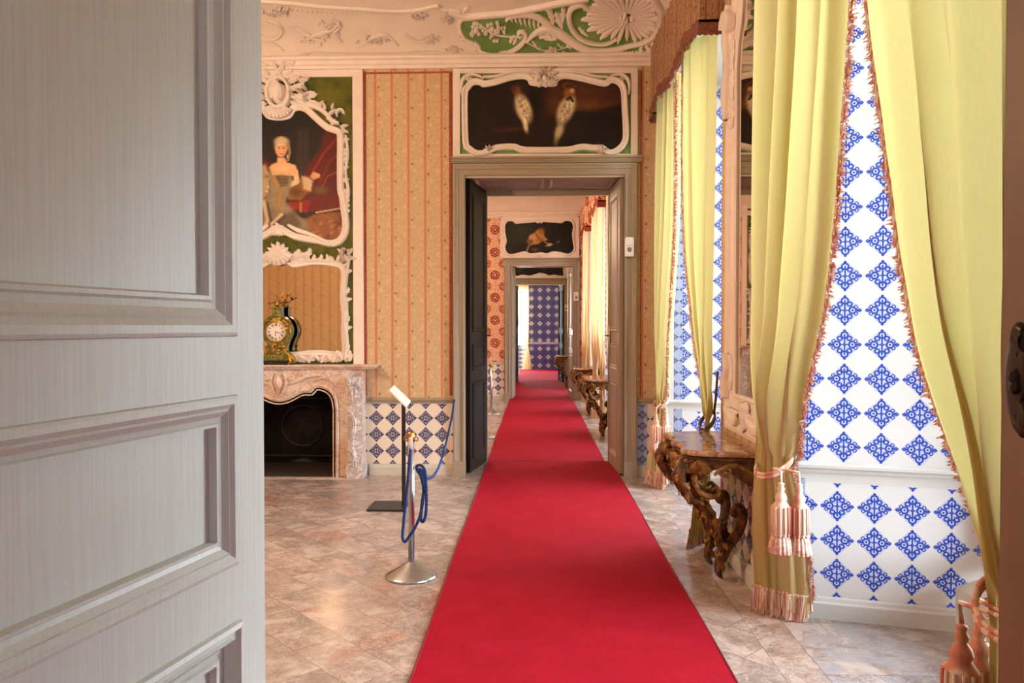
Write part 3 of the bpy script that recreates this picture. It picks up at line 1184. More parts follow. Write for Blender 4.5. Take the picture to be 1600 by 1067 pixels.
# soffit of the first doorway: moulded panels
m = MB()
fn = lambda u, v, w=0.: (u, v, OZ - .002 - w)
m.add([(OX0, Y1, OZ - .003), (OX1, Y1, OZ - .003), (OX1, Y1b, OZ - .003), (OX0, Y1b, OZ - .003)], [(0, 1, 2, 3)])
for xa, xb in ((OX0 + .1, .06), (.16, OX1 - .1)):
    m.mould([(xa, Y1 + .14), (xb, Y1 + .14), (xb, Y1b - .14), (xa, Y1b - .14)], [(-.03, 0), (-.02, .015), (0, .02), (.015, .01), (.03, 0)], fn, True)
struct(m, 'trim_6', 'soffit')
m = MB()
m.box(OX0, OX1, Y1b - .035, Y1b + .02, OZ - .075, OZ)
struct(m, 'trim_6', 'taupe')
# first doorway rear architrave (seen as the strips beside the leaves)


# ---- panelled door leaves
def leaf_basis(hinge, ang, side):
    """origin at the free edge; u runs towards the hinge, w out of the visible face"""
    pass


def door_leaf(name, free, hinge, mat, faces=(1,), detail=True, zt=3.28, thick=.05, label=None, handle=None):
    P, Q = Vector((free[0], free[1], 0)), Vector((hinge[0], hinge[1], 0))
    U = (Q - P).normalized()
    Lw = (Q - P).length
    Nn = Vector((U.y, -U.x, 0))      # to be flipped per face
    res = None
    m = MB()

    def fn(side):
        return lambda u, v, w=0.: tuple(P + U * u + Vector((0, 0, v)) + Nn * side * (thick / 2 + w))
    a = fn(1)
    core = .018
    rects = [(.096, 1.586, Lw - .10, zt - .13, .085), (.096, 1.146, Lw - .10, 1.467, .063), (.09, .14, Lw - .095, 1.03, .075)]
    cuts = [(0, Lw, .0, .14), (0, Lw, 1.03, 1.146), (0, Lw, 1.467, 1.586), (0, Lw, zt - .13, zt)]
    # core slab
    c = P + U * (Lw / 2) + Vector((0, 0, zt / 2))
    m.obox(c, U * (Lw / 2 - .002), Vector((0, 0, zt / 2 - .002)), Nn * (thick / 2 - core))
    # stiles and rails
    for u0, u1, z0, z1 in cuts:
        m.obox(P + U * ((u0 + u1) / 2) + Vector((0, 0, (z0 + z1) / 2)), U * ((u1 - u0) / 2), Vector((0, 0, (z1 - z0) / 2)), Nn * (thick / 2))
    for r in rects:
        for u0, u1 in ((0, r[0]), (r[2], Lw)):
            m.obox(P + U * ((u0 + u1) / 2) + Vector((0, 0, (r[1] + r[3]) / 2)), U * ((u1 - u0) / 2), Vector((0, 0, (r[3] - r[1]) / 2)), Nn * (thick / 2))
    root = struct(m, name, mat)
    for s in faces:
        f = fn(s)
        mm = MB()
        for k, (u0, z0, u1, z1, wd) in enumerate(rects):
            path = [(u0, z0), (u1, z0), (u1, z1), (u0, z1)]
            k1 = wd
            if k < 2:
                prof = [(-.004, 0), (-.002, .006), (.004, .008), (.012 * k1 / .06, .008), (.02 * k1 / .06, .001), (.024 * k1 / .06, .0035), (.034 * k1 / .06, -.006),
                        (.042 * k1 / .06, -.008), (.045 * k1 / .06, -.003), (.05 * k1 / .06, -.003), (.053 * k1 / .06, -core - .001), (k1 + .002, -core)]
            else:
                prof = [(-.004, 0), (-.001, .01), (.008, .012), (.014, .004), (.02, .004), (.024, .010), (.03, .004), (.034, -.008), (.05, -.012),
                        (.054, -.004), (.062, -.004), (.066, -core + .001), (.078, -core)]
            mm.mould(path, prof, f, True)
            # raised field line inside
            g = k1 + (.012 if k < 2 else .05)
            path = [(u0 + g, z0 + g), (u1 - g, z0 + g), (u1 - g, z1 - g), (u0 + g, z1 - g)]
            if k == 2:
                mm.mould(path, [(-.01, -core), (-.006, -core + .008), (.002, -core + .01), (.008, -core + .004), (.02, -core + .006), (.03, -core)], f, True)
        o = mm.build('panel_moulding', mat, root)
    return root, fn, Lw


lf, lfn, _ = door_leaf('door_1', (-.580, 1.53), (-.757, .765), 'door_white', faces=(-1,))


# ================================================================== DOOR LEAVES AND DOORWAY FITTINGS
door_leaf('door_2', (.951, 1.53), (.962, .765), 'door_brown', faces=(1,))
rl = bpy.data.objects['door_2']


def rococo_plate(name, parent, c, side, hgt, wid, mat='dark_iron', depth=.012):
    """openwork lock plate: c centre on the leaf face, side = outward unit vector"""
    c, side = Vector(c), Vector(side)
    along = Vector((0, 1, 0)) if abs(side.x) > .5 else Vector((1, 0, 0))
    fn = lambda u, v, w=0.: tuple(c + along * u * wid + Vector((0, 0, v * hgt)) + side * (w + .001))
    m = MB()
    m.stroke([(0, -.32), (.14, -.15), (.18, .05), (.05, .2), (0, .34)], [.3, .5, .34], depth, fn)
    m.stroke([(0, -.32), (-.2, -.42), (-.1, -.5), (.1, -.47)], [.2, .12, .06], depth, fn)
    m.stroke([(0, .34), (.22, .42), (.12, .5), (-.1, .48)], [.2, .12, .06], depth, fn)
    m.leaf((0, .1), 2.2, .5, .12, depth, fn, .8)
    m.leaf((0, -.1), -1.0, .5, .12, depth, fn, .8)
    m.blob((.0, .02), .12, depth * 2.2, fn)
    o = m.build(name, mat, parent, True)
    m = MB()
    k = c + side * .016 + Vector((0, 0, -.012))
    m.tube([c, k], .006, 8)
    m.ball(k, .010, 10, (1, 1, 1.7))
    m.build('door_handle', mat, parent, True)
    return o


rococo_plate('lock_plate', rl, (.9252, 1.462, 1.50), (-1, 0, 0), .185, .075)

# leaves folded back inside the first doorway
m = MB()


def plain_leaf(name, free, hinge, mat, zt, edge_mat, thick=.045):
    P, Q = Vector((free[0], free[1], 0)), Vector((hinge[0], hinge[1], 0))
    U = (Q - P).normalized()
    L = (Q - P).length
    N_ = Vector((U.y, -U.x, 0))
    m = MB()
    m.obox(P + U * L / 2 + Vector((0, 0, zt / 2 + .006)), U * L / 2, Vector((0, 0, zt / 2 - .006)), N_ * thick / 2, 0)
    for s in (1, -1):
        fn = lambda u, v, w=0.: tuple(P + U * u + Vector((0, 0, v)) + N_ * s * (thick / 2 + w))
        for z0, z1 in ((.15, 1.0), (1.12, 1.42), (1.55, zt - .14)):
            m.mould([(.1, z0), (L - .1, z0), (L - .1, z1), (.1, z1)], [(0, 0), (.006, .012), (.02, .01), (.03, .002), (.045, .008), (.055, 0)], fn, True, 0)
    # free edge; the light it catches is put into a paler paint
    c = P + Vector((0, 0, zt / 2 + .006)) - U * .004
    m.obox(c, U * .004, Vector((0, 0, zt / 2 - .006)), N_ * (thick / 2 + .012), 1)
    return struct(m, name, [mat, edge_mat])


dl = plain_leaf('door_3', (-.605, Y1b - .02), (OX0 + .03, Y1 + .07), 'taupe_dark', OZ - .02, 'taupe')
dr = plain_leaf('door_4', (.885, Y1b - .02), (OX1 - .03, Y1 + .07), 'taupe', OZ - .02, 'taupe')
for o, x, s in ((dl, -.575, 1), (dr, .858, -1)):
    m = MB()
    m.box(x - .004, x + .004, Y1b - .13, Y1b - .07, 1.28, 1.62)
    m.tube([(x, Y1b - .1, 1.5), (x + s * .05, Y1b - .1, 1.5), (x + s * .05, Y1b - .2, 1.5)], .008, 8)
    m.build('door_handle', 'brass' if s < 0 else 'dark_iron', o, True)
d5 = plain_leaf('door_5', (.775, Y2b - .02), (D2[1] - .02, Y2 + .05), 'taupe', D2[2] - .02, 'taupe')
for z0, z1 in ((1.2, 1.42), (1.5, 1.72), (2.35, 2.6), (2.72, 2.9)):
    m = MB()
    fn = lambda u, v, w=0.: (.83 + u, Y2 + .2 - w, v)
    m.stroke([(0, z0), (.022, (z0 + z1) / 2), (0, z1)], [.02, .034, .014], .02, fn)
    m.blob((0, (z0 + z1) / 2), .03, .03, fn)
    m.build('hinge_plate', 'white_plastic', d5, True)
d6 = plain_leaf('door_6', (-.50, Y2b - .02), (D2[0] + .02, Y2 + .05), 'taupe', D2[2] - .02, 'trim_white')
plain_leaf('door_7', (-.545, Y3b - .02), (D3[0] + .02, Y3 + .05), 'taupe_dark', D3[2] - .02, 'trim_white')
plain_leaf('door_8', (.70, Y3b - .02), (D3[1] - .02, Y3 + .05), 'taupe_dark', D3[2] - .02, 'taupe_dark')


# ---- alarm sensors on the frames
def sensor(x0, x1, y0, y1, Y, label):
    a, b = py(x0, y1, Y - .03), py(x1, y0, Y - .03)
    w, h = b.x - a.x, b.z - a.z
    t = thing('alarm_sensor', label, 'sensor', ((a.x + b.x) / 2, Y - .02, a.z), 'white alarm sensors beside the doorways')
    m = MB()
    yb_ = Y - .02
    m.prism([(a.x, a.z), (b.x, a.z), (b.x, b.z - h * .06), (b.x - w * .1, b.z), (a.x + w * .1, b.z), (a.x, b.z - h * .06)],
            lambda u, v, q=0.: (u, yb_ - q, v), 0, w * .45)
    m.build('housing', 'white_plastic', t)
    m = MB()
    cz = a.z + h * .36
    m.blob(((a.x + b.x) / 2, cz), w * .28, .012, lambda u, v, q=0.: (u, yb_ - w * .45 - q, v), ry=h * .14)
    m.box(a.x + w * .15, b.x - w * .15, yb_ - w * .45 - .002, yb_ - w * .45, cz + h * .2, cz + h * .22)
    m.build('lens', 'grey_plastic', t, True)
    return t


sensor(976.5, 990, 371, 401, Y1 - .045, 'white alarm sensor on the right jamb of the nearest doorway, the largest of three')
sensor(896.5, 904, 456, 470, Y2 - .04, 'small white alarm sensor right of the second doorway, beside the red hanging')
sensor(882.5, 887, 476, 486, Y3 - .04, 'tiny white alarm sensor beside the third and farthest doorway')


# ================================================================== CARPETS
def carpet(x0, x1, y0, y1, z, label, lift=0.):
    t = thing('carpet_runner', label, 'carpet', ((x0 + x1) / 2, (y0 + y1) / 2, 0))
    m = MB()
    nx, ny = 12, int((y1 - y0) / .12)
    rows = []
    for j in range(ny + 1):
        y = y0 + (y1 - y0) * j / ny
        rows.append([(x0 + (x1 - x0) * i / nx + .004 * math.sin(y * 2.1), y, z + .0015 * math.sin(y * 5 + i)) for i in range(nx + 1)])
    m.grid(rows)
    m.box(x0 + .004, x1 - .004, y0, y1, .001, z - .002)
    m.build('pile', 'carpet', t)
    m = MB()
    for x in (x0, x1):
        m.tube([(x + .004 * math.sin(y * 2.1), y, z - .003) for y in np.linspace(y0, y1, ny)], .006, 6)
    m.tube([(x0, y1, z - .003), (x1, y1, z - .003)], .006, 6)
    m.tube([(x0, y0, z - .003), (x1, y0, z - .003)], .006, 6)
    m.build('bound_edge', 'carpet_edge', t, True)
    return t


carpet(-.567, .9, -1.5, 8.93, .012, 'wide red carpet runner in the foreground, ending in the first doorway')
carpet(-.575, .815, 8.95, 27.75, .010, 'long red carpet runner starting in the first doorway and running through the far rooms')
# end step of the runner
m = MB()
m.box(-.62, .86, 27.76, 28.0, 0, .03)
tag(m.build('carpet_end_step', 'carpet', None, loc=(.1, 27.9, 0)), 'low dark red platform edge at the far end of the runner', 'step')


# ================================================================== PAINTINGS
class Paint:
    def __init__(s, x0, x1, y0, y1, step):
        s.xs = np.arange(x0, x1 + step, step)
        s.ys = np.arange(y0, y1 + step, step)
        s.x, s.y = np.meshgrid(s.xs, s.ys)
        s.im = np.zeros(s.x.shape + (3,))
        r = np.random.RandomState(3)
        s.n = np.zeros_like(s.x)
        for k in range(40):
            f = 2 ** (k / 8.) * .02
            a = r.rand() * 6.28
            s.n += np.sin((s.x * np.cos(a) + s.y * np.sin(a)) * f * 6.28 + r.rand() * 6.28 + 1.5 * np.sin(s.y * f * 2)) / (k + 3) ** .6
        s.n /= np.abs(s.n).max()

    def fill(s, c): s.im[:] = c; return s

    def blend(s, a, c):
        a = np.clip(a, 0, 1)[..., None]
        s.im = s.im * (1 - a) + np.array(c, float) * a
        return s

    def ell(s, cx, cy, rx, ry, c, soft=.25, al=1., rot=0.):
        dx, dy = s.x - cx, s.y - cy
        u = dx * math.cos(rot) + dy * math.sin(rot)
        v = -dx * math.sin(rot) + dy * math.cos(rot)
        d = np.sqrt((u / rx) ** 2 + (v / ry) ** 2) + s.n * .06
        return s.blend(al * (1 + soft - d) / (2 * soft), c)

    def poly(s, P, c, soft=1.2, al=1.):
        ins = np.zeros(s.x.shape, bool)
        dist = np.full(s.x.shape, 1e9)
        n = len(P)
        for i in range(n):
            (ax, ay), (bx, by) = P[i], P[(i + 1) % n]
            cond = ((ay > s.y) != (by > s.y))
            with np.errstate(divide='ignore', invalid='ignore'):
                xi = (bx - ax) * (s.y - ay) / ((by - ay) or 1e-9) + ax
            ins ^= cond & (s.x < xi)
            L2 = (bx - ax) ** 2 + (by - ay) ** 2
            t = np.clip(((s.x - ax) * (bx - ax) + (s.y - ay) * (by - ay)) / (L2 or 1), 0, 1)
            dist = np.minimum(dist, np.hypot(s.x - ax - t * (bx - ax), s.y - ay - t * (by - ay)))
        sd = np.where(ins, dist, -dist) + s.n * soft * .8
        return s.blend(al * (sd + soft) / (2 * soft), c)

    def line(s, P, w, c, al=1.):
        dist = np.full(s.x.shape, 1e9)
        for (ax, ay), (bx, by) in zip(P[:-1], P[1:]):
            L2 = (bx - ax) ** 2 + (by - ay) ** 2
            t = np.clip(((s.x - ax) * (bx - ax) + (s.y - ay) * (by - ay)) / (L2 or 1), 0, 1)
            dist = np.minimum(dist, np.hypot(s.x - ax - t * (bx - ax), s.y - ay - t * (by - ay)))
        return s.blend(al * (w / 2 + .5 - dist), c)

    def speck(s, a=.1):
        s.im *= (1 + a * s.n[..., None])
        return s


def inside(P, x, y):
    ins = np.zeros(x.shape, bool)
    n = len(P)
    for i in range(n):
        (ax, ay), (bx, by) = P[i], P[(i + 1) % n]
        cond = ((ay > y) != (by > y))
        xi = (bx - ax) * (y - ay) / ((by - ay) or 1e-9) + ax
        ins ^= cond & (x < xi)
    return ins


def canvas(p, poly, Y, parent, name='painted_canvas'):
    """the picture as a fine mesh whose own paint colours are stored per vertex"""
    ny, nx = p.x.shape
    cx, cy = (p.x[:-1, :-1] + p.x[1:, 1:]) / 2, (p.y[:-1, :-1] + p.y[1:, 1:]) / 2
    keep = inside(poly, cx, cy)
    idx = np.arange(ny * nx).reshape(ny, nx)
    q = np.stack([idx[:-1, :-1], idx[1:, :-1], idx[1:, 1:], idx[:-1, 1:]], -1)[keep]
    used, inv = np.unique(q, return_inverse=True)
    q = inv.reshape(-1, 4)
    X_, Y_ = p.x.ravel()[used], p.y.ravel()[used]
    off = WL[parent.name]
    d = [py(a, b, Y) - off for a, b in zip(X_, Y_)]
    me = bpy.data.meshes.new(name)
    me.from_pydata([tuple(v) for v in d], [], q.tolist())
    c = np.clip(p.im.reshape(-1, 3)[used] / 255, 0, 1) ** 1.28
    c = np.where(c <= .04045, c / 12.92, ((c + .055) / 1.055) ** 2.4)
    at = me.color_attributes.new('Col', 'FLOAT_COLOR', 'POINT')
    at.data.foreach_set('color', np.concatenate([c, np.ones((len(c), 1))], 1).ravel())
    me.materials.append(MAT['canvas'])
    o = bpy.data.objects.new(name, me)
    COL.objects.link(o)
    o.parent = parent
    WL[o.name] = off
    return o


def outward(P):
    a = sum(P[i - 1][0] * P[i][1] - P[i][0] * P[i - 1][1] for i in range(len(P)))
    return P if a < 0 else P[::-1]


def mirror_pts(P, xc):
    return P + [(2 * xc - x, y) for x, y in P[::-1] if abs(x - xc) > .01]


# ---------------- overdoor one: two pale parrots
c6 = lambda L: [(700 + a / 4.103, b / 4.103) for a, b in L]
OD1 = c6([(123, 620), (140, 570), (170, 542), (205, 545), (225, 556), (300, 545), (400, 515), (480, 505), (515, 520), (530, 545), (620, 552), (690, 550),
          (705, 520), (740, 503), (800, 508), (900, 530), (980, 550), (1020, 550), (1050, 530), (1090, 545), (1112, 590), (1118, 700), (1125, 850), (1115, 910),
          (1080, 950), (1045, 965), (1015, 955), (990, 935), (930, 935), (870, 928), (820, 935), (750, 948), (500, 948), (430, 928), (340, 930), (290, 940),
          (240, 965), (190, 970), (150, 945), (128, 900)])
OD1 = outward(spline(OD1, 3, True))
YP = Y1 - .03
t = thing('overdoor_painting', 'dark rococo overdoor painting of two pale parrots above the nearest doorway', 'painting', (.1, Y1, 3.42))
fn = backfn(YP)
m = MB()
# white border boards and green field
fr = [(708, 108), (996, 108), (996, 249), (708, 249)]
inn = [(719, 115), (985.5, 115), (985.5, 241), (719, 241)]
pv = [fn(*q, .0) for q in fr] + [fn(*q, .0) for q in inn] + [fn(*q, .02) for q in fr] + [fn(*q, .02) for q in inn]
fs = []
for k in range(4):
    j = (k + 1) % 4
    fs += [(8 + k, 8 + j, 12 + j, 12 + k), (k, j, 8 + j, 8 + k), (12 + k, 12 + j, 4 + j, 4 + k)]
m.add(pv, fs)
m.build('border_boards', 'stucco', t)
m = MB()
m.add([fn(*q, -.006) for q in inn], [(0, 1, 2, 3)])
m.build('green_field', 'green', t)
m = MB()
prof = [(-1.2, .0), (-1.2, .022), (.6, .034), (1.6, .026), (3.2, .03), (5.2, .05), (7.2, .048), (8.4, .03), (9.2, -.02)]
m.mould(OD1, prof, fn, True)
fr_o = m.build('gilt_free_frame', 'stucco', t, True)
fr_o.name = 'picture_frame'
m = MB()
K = lambda a, b: (700 + a / 4.103, b / 4.103)
# crest
ccx, ccy = K(618, 500)
m.blob((ccx, ccy + 3), 6, .10, fn, ry=8)
for a in np.linspace(0, 2 * PI, 13)[:-1]:
    m.leaf((ccx + 6 * math.cos(a), ccy + 4 * math.sin(a)), a, 15 + 5 * abs(math.cos(a)), 4.2, .10, fn, curl=.9 * math.cos(a * 2 + .4), lobes=3)
for k in range(7):
    m.flower((ccx + rnd.uniform(-11, 11), ccy + rnd.uniform(-7, 9)), 3.0, .1, fn)
m.build('carved_crest', 'stucco', t, True)
# corner sprays
for sx, kx in ((1, 0), (-1, 1)):
    m = MB()
    mx_ = (lambda x: x) if sx == 1 else (lambda x: 2 * 852. - x)
    bx, by = 728, 124
    for a_ in (-1.9, -1.5, -1.1, -.7, -.35):
        ang = a_ if sx == 1 else PI - a_
        m.leaf((mx_(bx + 3), by + 3), ang, 10, 2.2, .05, fn, curl=.5 * sx, lobes=3)
    m.stroke([(mx_(722), 150), (mx_(721), 135), (mx_(724), 124), (mx_(734), 117), (mx_(748), 119), (mx_(756), 124)], [1.2, 2.4, 3.2, 2.6, 1.6, .8], .045, fn)
    m.stroke([(mx_(755), 121), (mx_(775), 120), (mx_(800), 114), (mx_(822), 114), (mx_(832), 118)], [1.6, 2., 2., 1.6, 1.], .05, fn)
    m.build('corner_carving', 'stucco', t, True)
    # bottom knots
    m = MB()
    kx, ky = mx_(764), 235
    for k in range(8):
        a = 2 * PI * k / 8
        m.leaf((kx + 2 * math.cos(a), ky + 2 * math.sin(a)), a, 8, 2.2, .07, fn, curl=.7, lobes=3)
    m.flower((kx, ky), 4, .08, fn)
    m.stroke([(mx_(770), 238), (mx_(785), 231), (mx_(800), 231), (mx_(815), 238), (mx_(830), 239)], [1., 2.2, 2.6, 2.2, 1.], .05, fn)
    m.build('carved_knot', 'stucco', t, True)
p = Paint(727, 976, 118, 240, 1.25)
p.fill((38, 24, 17))
p.ell(905, 148, 85, 30, (108, 66, 40), .6, .75)
p.ell(860, 165, 40, 26, (84, 54, 34), .6, .6)
p.ell(930, 165, 70, 9, (150, 100, 58), .8, .5)
p.poly([(855, 185), (895, 175), (930, 174), (950, 168), (976, 160), (976, 240), (840, 240)], (34, 22, 16), 3, .9)
p.ell(835, 160, 16, 28, (24, 16, 12), .5, .8)
p.ell(800, 202, 32, 3.5, (92, 54, 34), .5, .8, -.08)
p.ell(835, 215, 12, 14, (52, 40, 24), .6, .6)
p.ell(890, 200, 26, 12, (64, 44, 30), .6, .6)
for cx, cy, rt in ((818, 170, .32), (884, 172, -.42)):
    s_ = 1 if rt > 0 else -1
    p.ell(cx - s_ * 0, cy, 12.5, 24, (206, 190, 160), .25, 1, -rt)
    p.ell(cx - s_ * 3, cy - 4, 6, 17, (236, 226, 204), .5, .8, -rt)
    for k in range(26):
        a, b = rnd.uniform(-7, 7), rnd.uniform(-19, 20)
        p.ell(cx + a * math.cos(rt) + b * -math.sin(rt) * -1 * .0 + b * math.sin(rt) * .9, cy + b, 1.4, 2.2, (150, 128, 96), .5, .55)
p.ell(807, 141, 6.5, 8, (150, 96, 62), .4, .9)
p.ell(803, 138, 5, 5, (110, 66, 44), .4, .9)
p.ell(821, 196, 4, 12, (226, 214, 186), .4, .9, -.2)
p.ell(889, 146, 8, 8, (160, 112, 70), .4, .9)
p.ell(894, 142, 4, 4, (214, 176, 130), .4, .9)
p.line([(884, 138), (880, 133), (885, 130), (893, 131), (900, 136)], 2.4, (130, 86, 50), .9)
p.line([(886, 155), (891, 152), (895, 158)], 3.5, (44, 38, 34), .9)
p.ell(870, 216, 4.5, 13, (130, 120, 84), .4, .95, .25)
p.ell(874, 204, 7, 12, (190, 180, 146), .4, .9, .35)
p.speck(.22)
canvas(p, OD1, YP - .004, t)

# ---------------- overdoor two: a spaniel-like animal in a dark landscape
c7 = lambda L: [(740 + a / 4.446, 280 + b / 4.446) for a, b in L]
OD2 = c7([(220, 380), (218, 320), (240, 292), (275, 293), (290, 308), (330, 305), (400, 300), (430, 296), (447, 306), (458, 296), (470, 306), (484, 295), (510, 298), (560, 300), (610, 304),
          (628, 292), (650, 288), (680, 295), (693, 330), (685, 380), (692, 440), (697, 480), (680, 510), (650, 520), (610, 510), (560, 503), (530, 510), (505, 518), (470, 510), (400, 518), (370, 508), (350, 503), (300, 515),
          (260, 523), (230, 510), (218, 470), (230, 430)])
OD2 = outward(spline(OD2, 2, True))
YQ = Y2 - .03
t2 = thing('overdoor_painting', 'scalloped dark overdoor painting with a pale crouching animal above the second doorway', 'painting', (.1, Y2, 3.1))
fn2 = backfn(YQ)
m = MB()
m.add([fn2(781.5, 338, .0), fn2(905, 338, .0), fn2(905, 403.5, .0), fn2(781.5, 403.5, .0)], [(0, 1, 2, 3)])
for q in ((781.5, 338, 784, 403.5), (902.5, 338, 905, 403.5), (781.5, 338, 905, 340)):
    a, b = fn2(q[0], q[3], 0), fn2(q[2], q[1], 0)
    m.box(a[0], b[0], YQ - .03, YQ, a[2], b[2])
m.build('border_boards', 'stucco', t2)
m = MB()
m.mould(OD2, [(-.5, 0), (-.5, .02), (.4, .035), (1.4, .03), (2.6, .03), (3.2, .0)], fn2, True)
for p_, a_ in (((843, 347), -PI / 2), ((843, 399), PI / 2)):
    for k in (-.9, -.45, 0, .45, .9):
        m.leaf(p_, a_ + k, 5.5, 1.3, .06, fn2, lobes=2)
for x_ in (792, 893):
    m.leaf((x_, 345), -PI / 2, 5, 1.5, .05, fn2, lobes=2)
m.build('picture_frame', 'stucco', t2, True)
p = Paint(787, 899, 343, 399, 1.)
p.fill((36, 38, 26))
p.ell(815, 360, 26, 18, (60, 66, 44), .6, .8)
p.poly([(787, 385), (815, 381), (838, 378), (860, 372), (899, 380), (899, 400), (787, 400)], (24, 18, 14), 2, .95)
p.ell(880, 360, 18, 16, (20, 16, 14), .5, .8)
p.poly([(824, 376), (828, 368), (836, 362), (842, 357), (847, 360), (852, 371), (856, 375), (848, 377), (840, 382), (828, 383)], (196, 148, 96), 1.2, 1)
p.poly([(824, 378), (827, 369), (834, 364), (838, 368), (836, 380), (829, 384)], (214, 170, 118), 1., .9)
p.line([(838, 366), (842, 374), (850, 378)], 1.6, (120, 84, 54), .7)
p.ell(846, 361, 5, 5, (160, 112, 68), .4, .9)
p.ell(828, 378, 5, 4, (140, 96, 60), .4, .9)
p.line([(826, 384), (823, 393)], 2.2, (190, 150, 110), .9)
p.line([(846, 372), (854, 380), (862, 381)], 2.4, (170, 124, 80), .9)
p.ell(858, 383, 6, 1.8, (206, 184, 150), .4, .9, -.2)
p.ell(872, 378, 4, 1.4, (150, 140, 110), .4, .7, -.5)
p.ell(836, 390, 8, 3.4, (120, 84, 54), .4, .7)
p.speck(.15)
canvas(p, OD2, YQ - .004, t2)

# ---------------- overdoor three, its lower edge in view
t3 = thing('overdoor_painting', 'dark foliage overdoor painting with wavy lower edge above the third doorway', 'painting', (.1, Y3, 3.0))
YR_ = Y3 - .03
fn3 = backfn(YR_)
m = MB()
m.add([fn3(796.5, 385), fn3(887.5, 385), fn3(887.5, 435.5), fn3(796.5, 435.5)], [(0, 1, 2, 3)])
m.build('border_boards', 'stucco', t3)
OD3 = [(803.5, 392), (880.5, 392), (882, 415), (880, 420), (881, 431), (874, 431), (866, 429.5), (858, 430.5), (850, 427.5), (843, 426.5), (835, 429), (828, 431), (816, 429.5), (808, 431.5), (803, 431), (804, 420), (802, 414)]
OD3 = outward(OD3)
m = MB()
m.mould(OD3, [(-.3, 0), (-.3, .02), (.5, .03), (1.6, .02), (2, 0)], fn3, True)
m.build('picture_frame', 'stucco', t3, True)
p = Paint(801, 884, 391, 432, 1.)
p.fill((30, 24, 22))
for k in range(60):
    p.ell(rnd.uniform(806, 880), rnd.uniform(394, 428), rnd.uniform(1, 3.5), rnd.uniform(.6, 2), rnd.choice([(88, 74, 60), (70, 60, 56), (104, 84, 62), (50, 44, 48)]), .5, .7, rnd.uniform(-1, 1))
p.line([(812, 420), (830, 414), (848, 420), (862, 414), (874, 418)], 1.6, (110, 96, 78), .8)
canvas(p, OD3, YR_ - .004, t3)


# ================================================================== FIREPLACE
XC = 436.
FY = Y1 - .175
fz = backfn(FY)
FPB = (-2.71, Y1, 0)
t = thing('marble_fireplace', 'veined pink and white marble rococo fireplace under the portrait, left of the striped wallpaper', 'fireplace', FPB)
op = [(530, 744.5), (530, 640), (527, 622), (520, 610), (510, 603), (498, 600), (489, 602), (484, 608), (478, 607.5), (467, 610), (456, 616), (446, 620.5), (436, 622)]
full = mirror_pts(op, XC)
op_s = [full[0]] + spline(full[1:-1], 3) + [full[-1]]
m = MB()
outer = [(2 * XC - 566, 746), (2 * XC - 566, 577), (566, 577), (566, 746)]
poly = outer + op_s
fnd = lambda u, v, w=0.: (fz(u, v)[0], FY - w, fz(u, v)[2] if v < 743 else 0.0)
m.prism(poly, lambda u, v, w: (fnd(u, v)[0], FY + w, fnd(u, v)[2]), 0, .17)
m.build('surround', 'mantel', t)
m = MB()
m.mould(op_s[::-1], [(.0, -.01), (-.2, .018), (1.2, .03), (2.6, .03), (3.2, .012), (4.2, .016), (5.4, .004), (6, -.002)], fnd)
m.mould(op_s[::-1], [(8, 0), (8.6, .012), (9.6, .012), (10.2, 0)], fnd)
for s in (1, -1):
    R = lambda x, y: (XC + s * (x - XC), y)
    m.stroke([R(446, 600), R(460, 597), R(478, 588), R(500, 586), R(520, 592)], [1, 3, 4, 3, 1], .03, fnd)
    m.leaf(R(452, 592), 0 if s > 0 else PI, 26, 5, .03, fnd, curl=.4 * s)
    m.stroke([R(490, 596), R(505, 590), R(518, 594), R(528, 605)], [1, 2.4, 2.4, 1], .03, fnd)
m.blob((436, 597), 9, .06, fnd, ry=14)
m.stroke([(427, 583), (424, 597), (429, 612), (436, 620), (443, 612), (448, 597), (445, 583)], [1.6, 3, 2.5, 2, 2.5, 3, 1.6], .05, fnd)
m.leaf((436, 606), PI / 2, 16, 5, .07, fnd)
m.build('carved_relief', 'mantel', t, True)
for s in (1, -1):
    R = lambda x, y: (XC + s * (x - XC), y)
    m = MB()
    xa, xb = sorted((fz(*R(545, 700))[0], fz(*R(567, 700))[0]))
    m.box(xa, xb, FY - .05, FY + .01, .13, 1.08)
    m.box(xa - .012, xb + .012, FY - .065, FY + .17, 0, .13)
    f5 = lambda u, v, w=0.: (fz(u, v)[0], FY - .05 - w, fz(u, v)[2])
    m.stroke([R(563, 583), R(552, 584), R(547, 594), R(552, 604), R(560, 602), R(559, 595)], [1.5, 3, 3.4, 3, 2, 1], .05, f5)
    m.leaf(R(555, 603), PI / 2, 34, 6, .045, f5, lobes=4)
    m.stroke([R(549, 640), R(556, 660), R(553, 690), R(557, 716)], [1.4, 3.4, 2, 2.6], .03, f5)
    m.leaf(R(556, 726), -PI / 2, 20, 5, .04, f5, lobes=3)
    m.blob(R(556, 712), 4, .05, f5, ry=8)
    m.build('pilaster', 'mantel_grey', t)
m = MB()
half = [(0, .0), (.62, .0), (.70, .03), (.80, .03), (.95, .055), (.975, .055)]
ysh = []
for x, d in half: ysh.append((x, d))
zs = [1.105, 1.112, 1.125, 1.135, 1.152, 1.158]
dp = [.19, .205, .21, .235, .245, .24]
zz0 = py(500, 577, FY).z
rows = []
for z, d in zip((0, .006, .018, .026, .044, .05), dp):
    rows.append([(FPB[0] + sx * (x + (d - .19)), Y1 - d - q, zz0 + z) for sx, x, q in
                 [(-1, .975, -d), (-1, .975, .03), (-1, .9, .03), (-1, .8, 0.), (-1, .5, -.005), (0, 0, .02), (1, .5, -.005), (1, .8, 0.), (1, .9, .03), (1, .975, .03), (1, .975, -d)]])
m.grid(rows, cu=True)
m.add(rows[-1], [list(range(11))])
